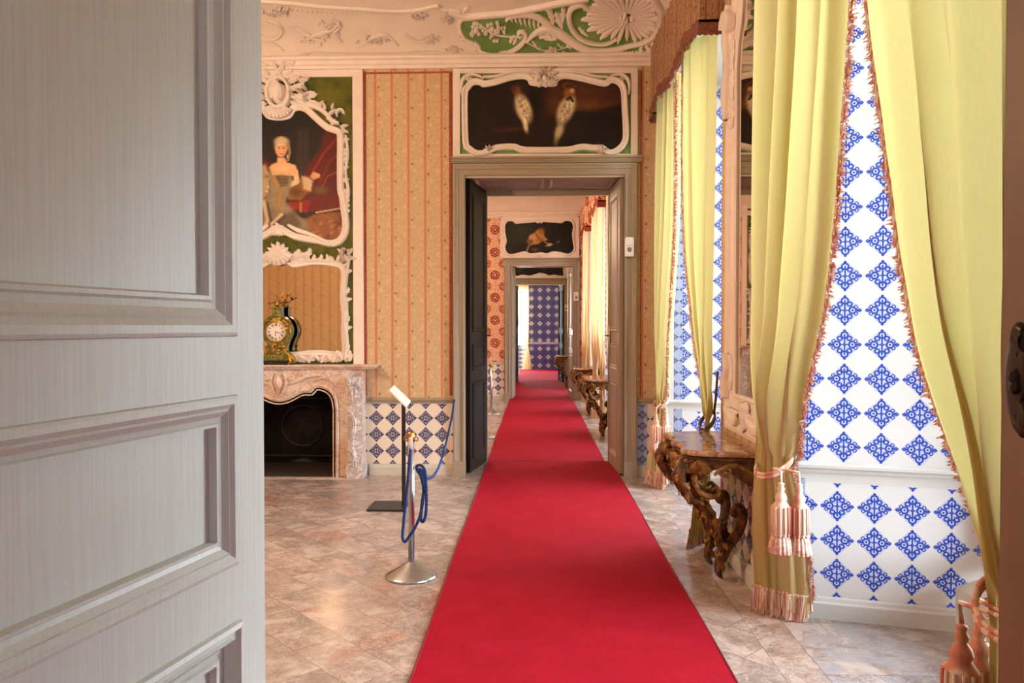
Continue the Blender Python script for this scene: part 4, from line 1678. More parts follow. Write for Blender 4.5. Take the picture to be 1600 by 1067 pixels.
m.add(rows[0], [list(range(11))[::-1]])
m.build('mantel_shelf', 'mantel', t)
MZ = zz0 + .05
# firebox and hearth
m = MB()
m.add([(FX0, FY + .16, 0.005), (FX0, Y1b - .13, 0.005), (FX0, Y1b - .13, FZ), (FX0, FY + .16, FZ),
       (FX1, FY + .16, 0.005), (FX1, Y1b - .13, 0.005), (FX1, Y1b - .13, FZ), (FX1, FY + .16, FZ)],
      [(0, 1, 2, 3), (7, 6, 5, 4), (1, 5, 6, 2), (3, 2, 6, 7)])
m.build('firebox', 'soot', t)
m = MB()
fp = wallfn(Y1b - .15)
m.prism([(-3.3, .02), (-2.16, .02), (-2.16, .8), (-2.4, .86), (-2.73, .93), (-3.06, .86), (-3.3, .8)], lambda u, v, w: (u, Y1b - .15 - w, v), -.01, .02)
fq = lambda u, v, w=0.: (u, Y1b - .17 - w, v)
m.mould([(-3.24, .08), (-2.22, .08), (-2.22, .78), (-3.24, .78)], [(0, 0), (.01, .015), (.02, 0)], fq, True)
m.stroke(spiral((-2.73, .45), .24, .24, 0, 2 * PI, 20), .014, .02, fq)
m.stroke(spiral((-2.73, .45), .12, .02, 0, 2 * PI, 14), .012, .02, fq)
for a in range(6):
    m.leaf((-2.73, .45), a * PI / 3, .2, .04, .02, fq)
m.build('cast_iron_fireback', 'soot', t, True)
m = MB()
m.box(FX0 - .0, FX1 + .0, FY + .0, Y1b - .13, 0.001, .012)
m.build('hearth_slab', 'slate', t)
m = MB()
m.add([(FX0 - .3, FY - .14, .003), (FX1 + .17, FY - .14, .003), (FX1 - .02, FY + .0, .003), (FX0 + .02, FY + .0, .003)], [(0, 1, 2, 3)])
m.build('hearth_border', 'mantel', t)
fireplace = t

# ---------------- overmantel: white border, olive field, portrait, mirror
YO = Y1 - .03
fo = backfn(YO)
tO = bpy.data.objects.new('trim_8', None)
COL.objects.link(tO)
tO.location = (-2.71, Y1, MZ)
WL[tO.name] = Vector(tO.location)
tO['kind'] = 'structure'
m = MB()
X_r = (553, 567)
for a, b in (X_r, (2 * XC - 567, 2 * XC - 553)):
    pa, pb = fo(a, 567, 0), fo(b, 112, 0)
    m.box(pa[0], pb[0], YO - .02, Y1, MZ, pb[2])
pa, pb = fo(2 * XC - 567, 123, 0), fo(567, 109, 0)
m.box(pa[0], pb[0], YO - .022, Y1, pa[2], pb[2])
m.build('border_boards', 'stucco', tO)
m = MB()
pa, pb = fo(2 * XC - 553, 567, 0), fo(553, 120, 0)
m.box(pa[0], pb[0], YO, Y1, MZ, pb[2])
m.build('olive_ground', 'olive', tO)

PR = [(436, 187.5), (445, 187), (454, 184), (459, 177), (462, 173), (470, 172), (478, 175), (488, 184), (500, 195), (512, 204), (526, 208.5), (529, 215), (529, 245), (529, 295), (532, 308),
      (534, 325), (537, 345), (536, 362), (528, 374), (515, 377), (500, 373), (480, 370), (462, 366), (450, 359), (442, 354), (436, 353)]
PRm = outward(spline(mirror_pts(PR, XC), 2, True))
tp = thing('portrait_painting', 'portrait of a seated woman in a pale gold dress, in a white carved frame', 'painting', (-2.71, YO, py(436, 385, YO).z))
m = MB()
m.mould(PRm, [(-1.5, 0), (-1.5, .03), (.5, .045), (1.6, .03), (3.5, .035), (5.5, .06), (7.5, .06), (8.6, .035), (9.4, -.0)], lambda u, v, w=0.: fo(u, v, w), True)
m.build('picture_frame', 'stucco', tp, True)
m = MB()
# cartouche crest
m.stroke(spiral((437, 147), 17, 17, -PI / 2, 1.5 * PI, 16, 1.35), [2.5, 3.5, 2.5], .12, fo)
m.blob((437, 147), 13, .16, fo, ry=18)
m.stroke([(431, 160), (429, 147), (433, 136), (437, 132), (441, 136), (445, 147), (443, 160)], 1.6, .18, fo)
m.shell((437, 166), .35, PI - .35, 3, 24, 9, .14, fo, ell=.9)
for s in (1, -1):
    R = lambda x, y: (XC + 1 + s * (x - XC - 1), y)
    A = lambda a: a if s > 0 else PI - a
    m.stroke([R(440, 104), R(452, 93), R(462, 97), R(458, 103), R(452, 101)], [2.4, 2.4, 1.8, 1.2, .8], .07, fo)
    m.stroke([R(438, 112), R(442, 122), R(452, 122), R(466, 118), R(486, 124)], [2., 3, 3, 2.4, .8], .08, fo)
    m.leaf(R(437, 118), A(-1.25), 26, 4, .1, fo, curl=.5 * s)
    for (x, y, a, L, w, c) in ((454, 130, -.7, 22, 5, .5), (457, 140, -.25, 26, 6, -.4), (460, 152, .05, 44, 6.5, -.35), (458, 162, .35, 26, 5, .5), (452, 122, -1.0, 16, 4, -.5),
                               (470, 128, -.4, 16, 3.5, .6), (478, 150, -.5, 20, 4, .7), (486, 160, .2, 24, 4.5, .5)):
        m.leaf(R(x, y), A(a), L, w, .1, fo, curl=c * s)
    m.stroke([R(464, 158), R(478, 163), R(495, 168), R(510, 178), R(520, 190), R(532, 194)], [3, 4.5, 4, 4, 4, 2], .08, fo)
    m.stroke(spiral(R(535, 178), 9, 2, A(2.2), A(2.2) + s * 4.6, 12), [1., 2.2, 1.6], .08, fo)
    for (x, y, a, L, w, c) in ((500, 168, -1.2, 14, 3, .8), (508, 174, -1.4, 16, 3, -.8), (516, 180, -.9, 16, 3, .6), (520, 172, -1.6, 12, 2.6, .6), (534, 200, -.6, 14, 3, .8),
                               (538, 205, .2, 10, 3, .5), (526, 190, 2.4, 12, 3, .4), (512, 186, .4, 16, 3, -.7)):
        m.leaf(R(x, y), A(a), L, w, .08, fo, curl=c * s)
    for k in range(12):
        m.flower(R(rnd.uniform(456, 482), rnd.uniform(136, 162)), rnd.uniform(2, 3.4), .12, fo)
    # stiles: leafy tufts down the side
    for y in range(206, 300, 9):
        m.leaf(R(534, y + 6), A(-1.0 + .5 * math.sin(y)), 16, 4.2, .07, fo, curl=.8 * s, lobes=3)
    for y in range(300, 336, 8):
        m.leaf(R(538, y + 4), A(-.9), 15, 4.4, .07, fo, curl=.5 * s, lobes=3)
    m.stroke([R(541, 212), R(544, 240), R(541, 270), R(545, 300), R(542, 325)], [1.5, 2.5, 1.6, 2.8, 1.2], .06, fo)
    m.stroke([R(452, 352), R(466, 360), R(485, 366), R(508, 377), R(524, 386)], [2, 4, 3.2, 3, 1], .07, fo)
for a, L in ((-1.57, 22), (-1.1, 18), (-2.04, 18), (-.6, 20), (-2.54, 20), (-.2, 22), (-2.94, 22)):
    m.leaf((436, 366), a, L, 4.5, .1, fo, curl=.4 * (1 if a > -1.57 else -1))
m.blob((436, 364), 7, .1, fo, ry=6)
m.build('carved_crest', 'stucco', tp, True)
p = Paint(335, 541, 170, 380, 1.25)
p.fill((44, 32, 22))
p.ell(420, 190, 60, 20, (28, 22, 16), .5, .8)
p.poly([(463, 200), (484, 200), (484, 300), (463, 300)], (60, 50, 38), 2, .8)
p.line([(470, 205), (470, 290)], 2, (80, 66, 50), .6)
p.line([(477, 205), (477, 290)], 2, (76, 62, 48), .6)
p.poly([(330, 240), (398, 238), (430, 255), (430, 300), (330, 300)], (92, 26, 18), 4, .9)
p.poly([(505, 205), (541, 200), (541, 330), (455, 310), (470, 275), (488, 245), (500, 232)], (106, 32, 20), 3, .97)
p.line([(528, 215), (505, 240), (488, 270), (478, 290)], 4, (150, 60, 38), .6)
p.line([(536, 235), (515, 252), (500, 285)], 4, (138, 48, 32), .6)
p.line([(535, 265), (512, 275), (500, 300)], 3, (160, 84, 54), .5)
p.poly([(455, 318), (490, 308), (530, 302), (541, 304), (541, 322), (500, 330), (470, 332)], (120, 30, 22), 2, .95)
p.poly([(448, 316), (486, 312), (480, 334), (455, 326)], (156, 34, 24), 1.5, .9)
p.line([(470, 318), (470, 330)], 5, (176, 132, 66), .7)
p.ell(500, 297, 14, 8, (118, 92, 44), .4, .8)
p.line([(494, 332), (541, 324)], 2.6, (206, 180, 140), .9)
p.poly([(490, 335), (541, 328), (541, 380), (480, 380), (470, 345)], (150, 102, 60), 2, .95)
for k in range(30):
    p.ell(rnd.uniform(488, 538), rnd.uniform(340, 378), rnd.uniform(2, 6), rnd.uniform(1, 3), rnd.choice([(196, 150, 96), (110, 72, 40), (176, 120, 70)]), .5, .6, rnd.uniform(-1, 1))
# skirt
p.poly([(335, 330), (392, 300), (420, 296), (450, 318), (462, 332), (480, 345), (484, 362), (470, 380), (335, 380)], (150, 132, 106), 3, 1)
p.poly([(420, 345), (460, 330), (470, 350), (462, 375), (420, 378)], (112, 98, 80), 3, .8)
for P_ in ([(400, 320), (396, 345), (386, 375)], [(412, 315), (418, 345), (400, 378)], [(440, 335), (424, 350), (428, 375)], [(380, 335), (372, 360)]):
    p.line(P_, 5, (206, 188, 158), .7)
    p.line([(a + 6, b + 2) for a, b in P_], 4, (92, 76, 58), .6)
# arms, sleeves
p.poly([(392, 276), (402, 260), (416, 256), (424, 276), (420, 300), (404, 322), (386, 318), (380, 300)], (184, 162, 128), 2.5, 1)
for k in range(40):
    p.ell(rnd.uniform(386, 420), rnd.uniform(268, 318), 2.2, 1.8, rnd.choice([(226, 208, 178), (120, 98, 70), (160, 134, 100)]), .5, .7)
p.line([(384, 305), (386, 330), (396, 344)], 8, (206, 160, 118), .95)
p.poly([(448, 278), (464, 276), (478, 280), (484, 300), (470, 314), (450, 312), (444, 300)], (150, 106, 52), 2, 1)
p.ell(462, 300, 10, 8, (110, 70, 34), .4, .7)
p.poly([(470, 274), (480, 276), (490, 282), (486, 300), (474, 296)], (214, 190, 152), 2, .95)
p.poly([(484, 276), (490, 268), (500, 272), (500, 277), (490, 281)], (222, 176, 134), 1, 1)
p.line([(446, 262), (462, 268), (464, 284), (450, 290)], 8, (222, 204, 170), .9)
# bodice
p.poly([(420, 262), (452, 262), (456, 284), (450, 305), (442, 330), (428, 326), (422, 300)], (158, 144, 118), 1.8, 1)
p.poly([(424, 270), (432, 282), (440, 300), (438, 322), (432, 326), (436, 300), (428, 284)], (196, 140, 62), 1.4, .9)
p.poly([(430, 274), (452, 274), (450, 290), (438, 292)], (108, 90, 72), 1.2, .8)
for y in (278, 283, 288): p.line([(436, y), (450, y)], 1.2, (190, 160, 110), .7)
# shoulders, neck, head
p.poly([(420, 262), (424, 257), (433, 253), (433, 246), (446, 246), (448, 254), (462, 258), (465, 266), (462, 276), (440, 273), (426, 274)], (228, 186, 144), 1.4, 1)
p.ell(440, 264, 14, 5, (236, 198, 158), .4, .6)
p.ell(440, 227, 12, 13, (186, 166, 136), .25, 1)
p.ell(439, 234, 8.6, 12, (232, 188, 146), .2, 1)
p.ell(440, 220, 11, 6, (206, 188, 158), .4, .9)
p.line([(434, 217), (439, 214), (445, 217)], 2, (214, 170, 90), .9)
p.ell(436, 231.5, 1.8, 1., (60, 40, 30), .4, 1)
p.ell(443, 231.5, 1.8, 1., (60, 40, 30), .4, 1)
p.line([(434, 229.3), (438, 228.8)], 1, (120, 84, 60), .8)
p.line([(441, 228.8), (446, 229.3)], 1, (120, 84, 60), .8)
p.line([(439.5, 231), (438.8, 236), (440.4, 237)], 1.0, (190, 134, 100), .8)
p.line([(437, 240.5), (442, 240.5)], 1.4, (186, 70, 56), .9)
p.ell(434.5, 237, 2.4, 2.2, (222, 140, 112), .5, .6)
p.ell(444, 237, 2.2, 2.2, (222, 140, 112), .5, .6)
p.line([(450, 224), (453, 236), (450, 250)], 4, (170, 146, 112), .9)
p.line([(449, 242), (449, 246)], 1.5, (230, 220, 200), .9)
p.speck(.1)
canvas(p, PRm, YO - .012, tp)

# mirror below it
MR = [(436, 413), (450, 412), (458, 417), (470, 416), (490, 413), (510, 414), (528, 417), (535, 424), (534, 445), (533, 470), (536, 490), (535, 520), (537, 545), (530, 551), (505, 548), (480, 549), (460, 551), (436, 551)]
MRm = outward(spline(mirror_pts(MR, XC), 2, True))
tm = thing('overmantel_mirror', 'old mirror in a white leafy rococo frame standing behind the clock on the fireplace', 'mirror', (-2.71, YO, MZ))
m = MB()
m.add([fo(*q, .012) for q in MRm], [list(range(len(MRm)))])
m.build('mirror_glass', 'mirror_old', tm)
m = MB()
m.mould(MRm, [(-1.5, .013), (-1.3, .03), (.4, .045), (1.6, .03), (4, .035), (6., .05), (8, .03), (9, -.0)], fo, True)
m.build('mirror_frame', 'stucco', tm, True)
m = MB()
for s in (1, -1):
    R = lambda x, y: (XC + s * (x - XC), y)
    A = lambda a: a if s > 0 else PI - a
    rr = random.Random(5)
    for x in range(438, 552, 6):
        m.leaf(R(x, 409), A(-1.3 + 1.1 * rr.uniform(-1, 1)), rr.uniform(11, 17), 4.2, .07, fo, curl=rr.uniform(-1.2, 1.2) * s, lobes=3)
        m.leaf(R(x, 563), A(-1.3 + 1.2 * rr.uniform(-1, 1)), rr.uniform(13, 22), 5.2, .05, fo, curl=rr.uniform(-1.2, 1.2) * s, lobes=3)
    for x in (452, 470, 492, 512, 530):
        m.stroke([R(x - 9, 566), R(x - 2, rr.uniform(550, 556)), R(x + 8, 562)], [2, 4.2, 2], .06, fo)
        m.flower(R(x, 556), 4, .06, fo)
    for y in range(400, 560, 11):
        m.leaf(R(540, y + 4), A(-1.2 + .9 * math.sin(y)), 14, 4.2, .07, fo, curl=.9 * s * math.cos(y), lobes=3)
    m.stroke([R(540, 560), R(543, 530), R(538, 500), R(543, 480), R(538, 455), R(544, 425), R(545, 405)], [3, 2, 3, 1.5, 3, 1.5, 3], .06, fo)
    for k in range(10):
        m.flower(R(rnd.uniform(534, 548), rnd.uniform(390, 410)), 3., .1, fo)
    m.leaf(R(545, 398), A(-1.2), 15, 3.6, .09, fo, curl=.8 * s)
    m.leaf(R(536, 398), A(-2.0), 14, 3.4, .09, fo, curl=-.8 * s)
    m.leaf(R(548, 405), A(-.4), 12, 3.4, .09, fo, curl=.8 * s)
for a in np.linspace(-PI - .1, .1, 11):
    m.leaf((436, 403), a, 30 - 6 * abs(math.cos(a)), 5.5, .11, fo, curl=.5 * math.cos(a), lobes=4)
m.shell((436, 394), .2, PI - .2, 3, 24, 8, .13, fo, ell=.9)
for s in (1, -1):
    for k in range(7):
        m.leaf((436 + s * (20 + k * 4), 404 - k * .5), (-.6 if s > 0 else PI + .6) + .5 * math.sin(k * 2), 18, 5, .09, fo, curl=s * (.9 if k % 2 else -.9), lobes=3)
m.build('carved_crest', 'stucco', tm, True)

# white wall frames round the striped silk
for xa, xb, ya, yb in ((568.5, 571.5, 112, 618), (702.5, 706, 112, 618), (571.5, 702.5, 112, 115.5), (1000, 1002.5, 112, 620)):
    a, b = py(xa, yb, Y1), py(xb, ya, Y1)
    m = MB()
    m.box(a.x, b.x, Y1 - .012, Y1, a.z, b.z)
    struct(m, 'trim_7', 'damask_border')
# second fireplace group in the red room, seen in the pier mirror
DY = Y2 - Y1
copy_thing(fireplace, (FPB[0], Y2, 0), 'marble fireplace in the red room beyond, glimpsed in the pier mirror')
copy_thing(tO, (-2.71, Y2, MZ))
copy_thing(tp, (-2.71, Y2 - .03, WL[tp.name].z), 'framed portrait of the red room beyond, glimpsed in the pier mirror')
copy_thing(tm, (-2.71, Y2 - .03, MZ), 'overmantel mirror of the red room beyond, glimpsed in the pier mirror')
m = MB()
m.lathe([(.05, 0), (.07, .02), (.12, .14), (.15, .3), (.12, .44), (.06, .5), (.07, .56)], (-2.35, Y2 - .38, 0), 20)
tag(m.build('vase', 'ceramic', None, True, loc=(-2.35, Y2 - .38, 0)), 'blue and white vase before the fireplace of the red room, reflected in the pier mirror', 'vase')


# ================================================================== CURTAINS
def keyed(keys, z):
    """smooth interpolation of rows (z, a, b, ...) sorted from top to bottom"""
    if z >= keys[0][0]: return keys[0][1:]
    for i in range(len(keys) - 1):
        if keys[i][0] >= z >= keys[i + 1][0]:
            k0, k1 = keys[max(0, i - 1)], keys[i]
            k2, k3 = keys[i + 1], keys[min(len(keys) - 1, i + 2)]
            t = (k1[0] - z) / (k1[0] - k2[0])
            out = []
            for j in range(1, len(k1)):
                m1 = (k2[j] - k0[j]) / 2 if i else (k2[j] - k1[j])
                m2 = (k3[j] - k1[j]) / 2
                m1 = max(-abs(k2[j] - k1[j]) * 2, min(abs(k2[j] - k1[j]) * 2, m1))
                m2 = max(-abs(k2[j] - k1[j]) * 2, min(abs(k2[j] - k1[j]) * 2, m2))
                h = t * t * (3 - 2 * t)
                out.append(k1[j] * (1 - h) + k2[j] * h + m1 * (t ** 3 - 2 * t * t + t) + m2 * (t ** 3 - t * t))
            return out
    return keys[-1][1:]


def curtain(label, group, keys, mat='curtain', folds=6, amp=.05, seed=0, detail=True, tie=.9):
    """keys: (z, y outer, y inner, x outer, x inner); outer = side away from the opening"""
    r = random.Random(seed)
    ph = r.random() * 6
    nz, ns = (70, 96) if detail else (34, 48)
    ztop = keys[0][0]
    base = ((keys[-1][3] + keys[-1][4]) / 2, (keys[-1][1] + keys[-1][2]) / 2, 0)
    t = thing('curtain', label, 'curtain', base, group)

    def pt(s, z, push=0.):
        yo, yi, xo, xi = keyed(keys, z)
        gather = math.exp(-((z - tie) / .35) ** 2)
        a = amp * (1 - .35 * gather) * (1 if z > tie else .75)
        s2 = s + .035 * math.sin(2 * PI * s * 2 + ph)
        w = math.sin(2 * PI * folds * s2 + ph) + .22 * math.sin(2 * PI * folds * 2.1 * s2 + ph * 2 + z * .8) + .3 * math.sin(z * 1.1 + s * 5 + ph)
        x = xo + (xi - xo) * s + a * w
        if 0 < z - tie < .9:
            x += .02 * math.sin(8 * s + z * 6) * (1 - (z - tie) / .9)
        e = 1 - (2 * s - 1) ** 4
        x = x * 1
        y = yo + (yi - yo) * s + .012 * math.sin(2 * PI * folds * s2 * 2 + z)
        return (x - push, y, z)
    zs = list(np.linspace(ztop, tie, int(nz * .72))) + list(np.linspace(tie, .05 if detail else .004, int(nz * .28)))[1:]
    m = MB()
    m.grid([[pt(i / (ns - 1), z) for i in range(ns)] for z in zs])
    m.build('drapery', mat, t, True)
    if detail:
        # tufted fringe on the leading edge
        m = MB()
        z = ztop
        sg = 1 if keys[0][2] > keys[0][1] else -1
        while z > .12:
            p = Vector(pt(1, z))
            q = Vector(pt(1, z - .012))
            for k in range(3):
                d = Vector((r.uniform(-1, 1), sg * r.uniform(.6, 1.5), r.uniform(-.9, .3))).normalized() * r.uniform(.022, .04)
                m.add([p, q, (p + q) / 2 + d, p + Vector((.004, 0, 0)) + d * .4], [(0, 1, 2), (0, 3, 2)])
            z -= .008
        m.tube([pt(1, z, .002) for z in np.linspace(ztop, .06, 60)], .009, 6)
        m.build('edge_fringe', 'fringe', t)
        m = MB()
        rows = []
        n2 = 260
        for j, (z, pu) in enumerate(((.15, .004), (.135, .014), (.12, .01), (.03, .02), (.004, .026))):
            row = []
            for i in range(n2):
                p = pt(i / (n2 - 1), max(z, .05))
                row.append((p[0] - pu - .004 * math.sin(i * 2.2) * (j > 2), p[1] + .004 * math.sin(i * 1.7) * (j > 2), z + (.008 * math.sin(i * 2.6) if j == 4 else 0)))
            rows.append(row)
        m.grid(rows)
        m.tube([pt(i / 80, .145, .008) for i in range(81)], .007, 6)
        m.build('hem_fringe', 'fringe', t)
    return t


def tassel(c, s=1.):
    """parts of one tassel hanging from c"""
    x, y, z = c
    pr = [(.004, 0), (.016, -.008), (.012, -.022), (.019, -.034), (.013, -.05), (.024, -.066), (.030, -.085), (.024, -.098), (.034, -.112), (.043, -.125), (.045, -.15), (.046, -.25), (.043, -.262), (.045, -.268), (.042, -.275)]
    m = MB()
    m.lathe([(a * s, b * s) for a, b in pr], c, 32, rib=.035, ribn=14)
    for k in range(13):
        a = 2 * PI * k / 13
        m.tube([(x + .046 * s * math.cos(a), y + .046 * s * math.sin(a), z - .125 * s), (x + .049 * s * math.cos(a), y + .049 * s * math.sin(a), z - .26 * s)], .0055 * s, 5)
        m.ball((x + .046 * s * math.cos(a), y + .046 * s * math.sin(a), z - .27 * s), .008 * s, 6)
    b = MB()
    for k in range(16):
        a = 2 * PI * k / 16
        ca, sa = math.cos(a), math.sin(a)
        b.tube([(x + .036 * s * ca, y + .036 * s * sa, z - .272 * s), (x + .044 * s * ca, y + .044 * s * sa, z - .30 * s), (x + .054 * s * ca, y + .054 * s * sa, z - .365 * s)],
               [.005 * s, .011 * s, .013 * s], 6)
    return m, b


def tieback(t, y, z, x0, x1, yw, hook, cord='tassel', tass=None):
    """cord round the gathered curtain at (x0..x1, y) with a hook on the wall and two tassels"""
    m = MB()
    cx, rx = (x0 + x1) / 2, (x1 - x0) / 2
    ring = [(cx + rx * math.cos(a), y + yw * math.sin(a), z + .06 * math.cos(a) + .02 * math.sin(a)) for a in np.linspace(0, 2 * PI, 25)[:-1]]
    m.tube(ring, .008, 8, closed=True)
    m.tube([(x, yy, zz - .018) for x, yy, zz in ring], .009, 8, closed=True)
    m.tube([ring[0], ((ring[0][0] + hook[0]) / 2, (ring[0][1] + hook[1]) / 2, (z + hook[2]) / 2 - .02), hook], .009, 8)
    tb = m.build('tieback', cord, t, True)
    if tass:
        for c in tass:
            a, b = tassel(c)
            a.tube([(c[0], c[1], c[2]), (c[0] + .005, c[1] + .02, c[2] + .05), (cx - rx * .4, y - yw * .9, z - .02)], .007, 6)
            n0 = len(a.f)
            a.add(b.v, b.f, 1)
            a.build('tassel', ['tassel', 'tassel_rose'], tb, True)
    return tb


MAT['tassel_rose'] = simple('rose_yarn_fringe', (206, 136, 116), .85, var=.0, scale=60, rgb2=(236, 214, 196))
G = 'yellow-green silk curtains in the near room'
curtain('yellow-green silk curtain hanging between the pier mirror and the big tiled window recess', G,
        [(3.9, 4.06, 3.12, 1.19, 1.27), (2.98, 4.06, 3.19, 1.19, 1.27), (2.61, 4.06, 3.30, 1.19, 1.28), (2.06, 4.06, 3.42, 1.19, 1.28), (1.63, 4.08, 3.56, 1.2, 1.28),
         (1.25, 4.12, 3.78, 1.2, 1.28), (.96, 4.17, 4.0, 1.22, 1.33), (.86, 4.2, 4.03, 1.22, 1.34), (.6, 4.26, 4.06, 1.22, 1.40), (.03, 4.30, 4.10, 1.24, 1.46)], folds=4, amp=.05, seed=3, tie=.9)
tieback(bpy.data.objects['curtain'], 4.10, .88, 1.19, 1.38, .115, (1.33, 4.27, 1.0),
        tass=[(1.268, 3.93, .80), (1.362, 3.93, .795)])
curtain('yellow-green silk curtain beside the brown door at the right edge, nearest of the four', G,
        [(3.9, 1.72, 2.80, 1.2, 1.24), (2.8, 1.72, 2.78, 1.2, 1.24), (2.18, 1.72, 2.62, 1.2, 1.24), (1.84, 1.72, 2.53, 1.2, 1.24), (1.58, 1.73, 2.43, 1.2, 1.24), (1.33, 1.75, 2.29, 1.2, 1.24),
         (1.09, 1.78, 2.16, 1.2, 1.24), (.93, 1.82, 2.07, 1.2, 1.24), (.8, 1.82, 2.06, 1.2, 1.25), (.03, 1.75, 2.12, 1.2, 1.30)], folds=4.4, amp=.055, seed=5, tie=.9)
tieback(bpy.data.objects['curtain.001'], 1.95, .90, 1.15, 1.30, .13, (1.33, 1.85, 1.0),
        tass=[(1.15, 2.06, .80), (1.22, 2.10, .795)])
curtain('yellow-green silk curtain in the far corner beside the doorway wall, farthest of the four', G,
        [(3.86, 7.74, 6.70, 1.25, 1.26), (3.0, 7.74, 6.74, 1.24, 1.26), (2.4, 7.76, 6.85, 1.24, 1.26), (1.96, 7.8, 7.03, 1.25, 1.26), (1.4, 7.84, 7.2, 1.26, 1.26), (1.05, 7.84, 7.33, 1.25, 1.26), (.85, 7.74, 7.48, 1.25, 1.27),
         (.6, 7.76, 7.5, 1.2, 1.28), (.03, 7.8, 7.42, 1.14, 1.30)], folds=4.5, amp=.032, seed=8, tie=.86)
tieback(bpy.data.objects['curtain.002'], 7.61, .86, 1.18, 1.34, .14, (1.33, 7.9, .98),
        tass=[(1.17, 7.36, .76), (1.27, 7.36, .755)])
curtain('yellow-green silk curtain left of the pier mirror, behind the gilt console table', G,
        [(3.86, 5.50, 6.48, 1.29, 1.25), (3.0, 5.50, 6.46, 1.29, 1.25), (2.2, 5.48, 6.33, 1.28, 1.25), (1.66, 5.46, 6.07, 1.27, 1.25), (1.16, 5.43, 5.78, 1.25, 1.25), (.94, 5.4, 5.6, 1.23, 1.26),
         (.7, 5.40, 5.56, 1.18, 1.26), (.03, 5.44, 5.6, 1.12, 1.25)], folds=4, amp=.03, seed=11, tie=.92)
tieback(bpy.data.objects['curtain.003'], 5.49, .93, 1.19, 1.29, .10, (1.30, 5.44, 1.28), cord='rope_brown')['label'] = 'dark brown twisted cord'


# ---- lambrequins over the windows
def lambrequin(label, group, yc, hw, xf, ztop, zbot, mat, fr, ramp=1., XR=XR):
    t = thing('pelmet', label, 'pelmet', (xf, yc, zbot), group)
    n = 90

    def bot(y):
        u = (y - yc) / hw
        return zbot + .09 * ramp * (math.cos(PI * 2 * abs(u) - PI * 1.05) * .5 + .5) * (1 if abs(u) < .97 else .5) + .03 * ramp * abs(math.sin(u * 9))
    path = []
    for i in range(12): path.append((XR - .004 - (XR - .004 - xf) * i / 12, yc - hw))
    for i in range(n + 1): path.append((xf - .012 * math.sin(i * 1.1), yc - hw + 2 * hw * i / n))
    for i in range(1, 13): path.append((xf + (XR - .004 - xf) * i / 12, yc + hw))
    L = [0.]
    for a, b in zip(path[:-1], path[1:]): L.append(L[-1] + math.dist(a, b))
    m = MB()
    rows = []
    for k in range(7):
        row = []
        for (x, y) in path:
            zb = bot(y)
            row.append((x - .01 * (1 - k / 6), y, zb + (ztop - zb) * k / 6))
        rows.append(row)
    m.grid(rows, uvf=lambda i, j: (L[j] * 2.0, rows[i][j][2]))
    m.add([rows[-1][0], rows[-1][12], rows[-1][12 + n], rows[-1][-1]], [(0, 1, 2, 3)])
    m.build('silk_valance', mat, t)
    m = MB()
    rows = []
    for k, (dz, px_) in enumerate(((.02, .012), (0, .02), (-.02, .016), (-.09, .02))):
        rows.append([(x - px_ + (.003 * math.sin(i * 3.)), y, bot(y) + dz + (.006 * math.sin(i * 2.1) if k == 3 else 0)) for i, (x, y) in enumerate(path)])
    m.grid(rows)
    m.build('fringe', fr, t)
    return t


lambrequin('brown striped silk pelmet with burgundy fringe over the farther window of the near room', 'striped silk pelmets', 6.60, 1.16, 1.17, 4.42, 3.75, 'valance', 'valance_fringe')


# ================================================================== PIER MIRROR
XM = 1.25
tM = thing('pier_mirror', 'tall white rococo pier mirror hanging above the gilt console table', 'mirror', (XR, 4.705, 1.0))
fm = lambda u, v, w=0.: (XM + .06 - w, u, v)
gl = [(4.41, 1.16), (5.0, 1.16), (5.0, 3.30), (4.97, 3.44), (4.90, 3.54), (4.86, 3.68), (4.705, 3.80), (4.55, 3.68), (4.51, 3.54), (4.44, 3.44), (4.41, 3.30)]
m = MB()
m.add([fm(a, b, -.01) for a, b in gl[::-1]], [list(range(len(gl)))])
m.build('mirror_glass', 'mirror', tM)
m = MB()
gl_o = outward(gl)
m.mould(gl_o, [(-.004, -.012), (-.003, .0), (.012, .012), (.03, .0), (.05, -.004), (.17, -.004), (.19, .012), (.22, .018), (.25, .006), (.26, -.085)], fm, True)
m.build('mirror_frame', 'stucco', tM)
for s, e in ((1, 5.13), (-1, 4.26)):
    m = MB()
    for z0 in (1.2, 2.95, 3.15, 3.35):
        m.leaf((e, z0), PI / 2 + .3 * s, .26, .06, .03, lambda u, v, w=0.: fm(u, v, -.004 + w), curl=-.9 * s)
        m.leaf((e, z0 + .06), PI / 2 - .5 * s, .2, .045, .03, lambda u, v, w=0.: fm(u, v, -.004 + w), curl=.9 * s)
    m.stroke([(e + .05 * s, 3.0), (e + .09 * s, 3.2), (e + .02 * s, 3.35), (e + .08 * s, 3.55), (e + .0, 3.75)], [.02, .05, .03, .05, .02], .05, fm)
    m.stroke(spiral((e - .0 * s, 3.62), .1, .02, 0, 5.5 * s), [.015, .03, .02], .07, fm)
    m.stroke([(4.705 + .42 * s, 1.06), (4.705 + .36 * s, 1.01), (4.705 + .22 * s, .99), (4.705 + .1 * s, 1.04)], [.02, .04, .04, .015], .05, fm)
    m.stroke([(e + .06 * s, 1.12), (e + .07 * s, 1.24), (e, 1.32), (e + .05 * s, 1.42)], [.02, .04, .03, .01], .05, fm)
    for k in range(5):
        m.leaf((4.705 + (.38 - .08 * k) * s, 1.06), -PI / 2 + .5 * s - .1 * k * s, .1 + .02 * (k % 2), .035, .04, fm, curl=.8 * s, lobes=3)
    m.build('side_carving', 'stucco', tM, True)
m = MB()
m.leaf((4.705, 1.12), -PI / 2, .2, .08, .06, fm, lobes=3)
m.build('foot_carving', 'stucco', tM, True)
m = MB()
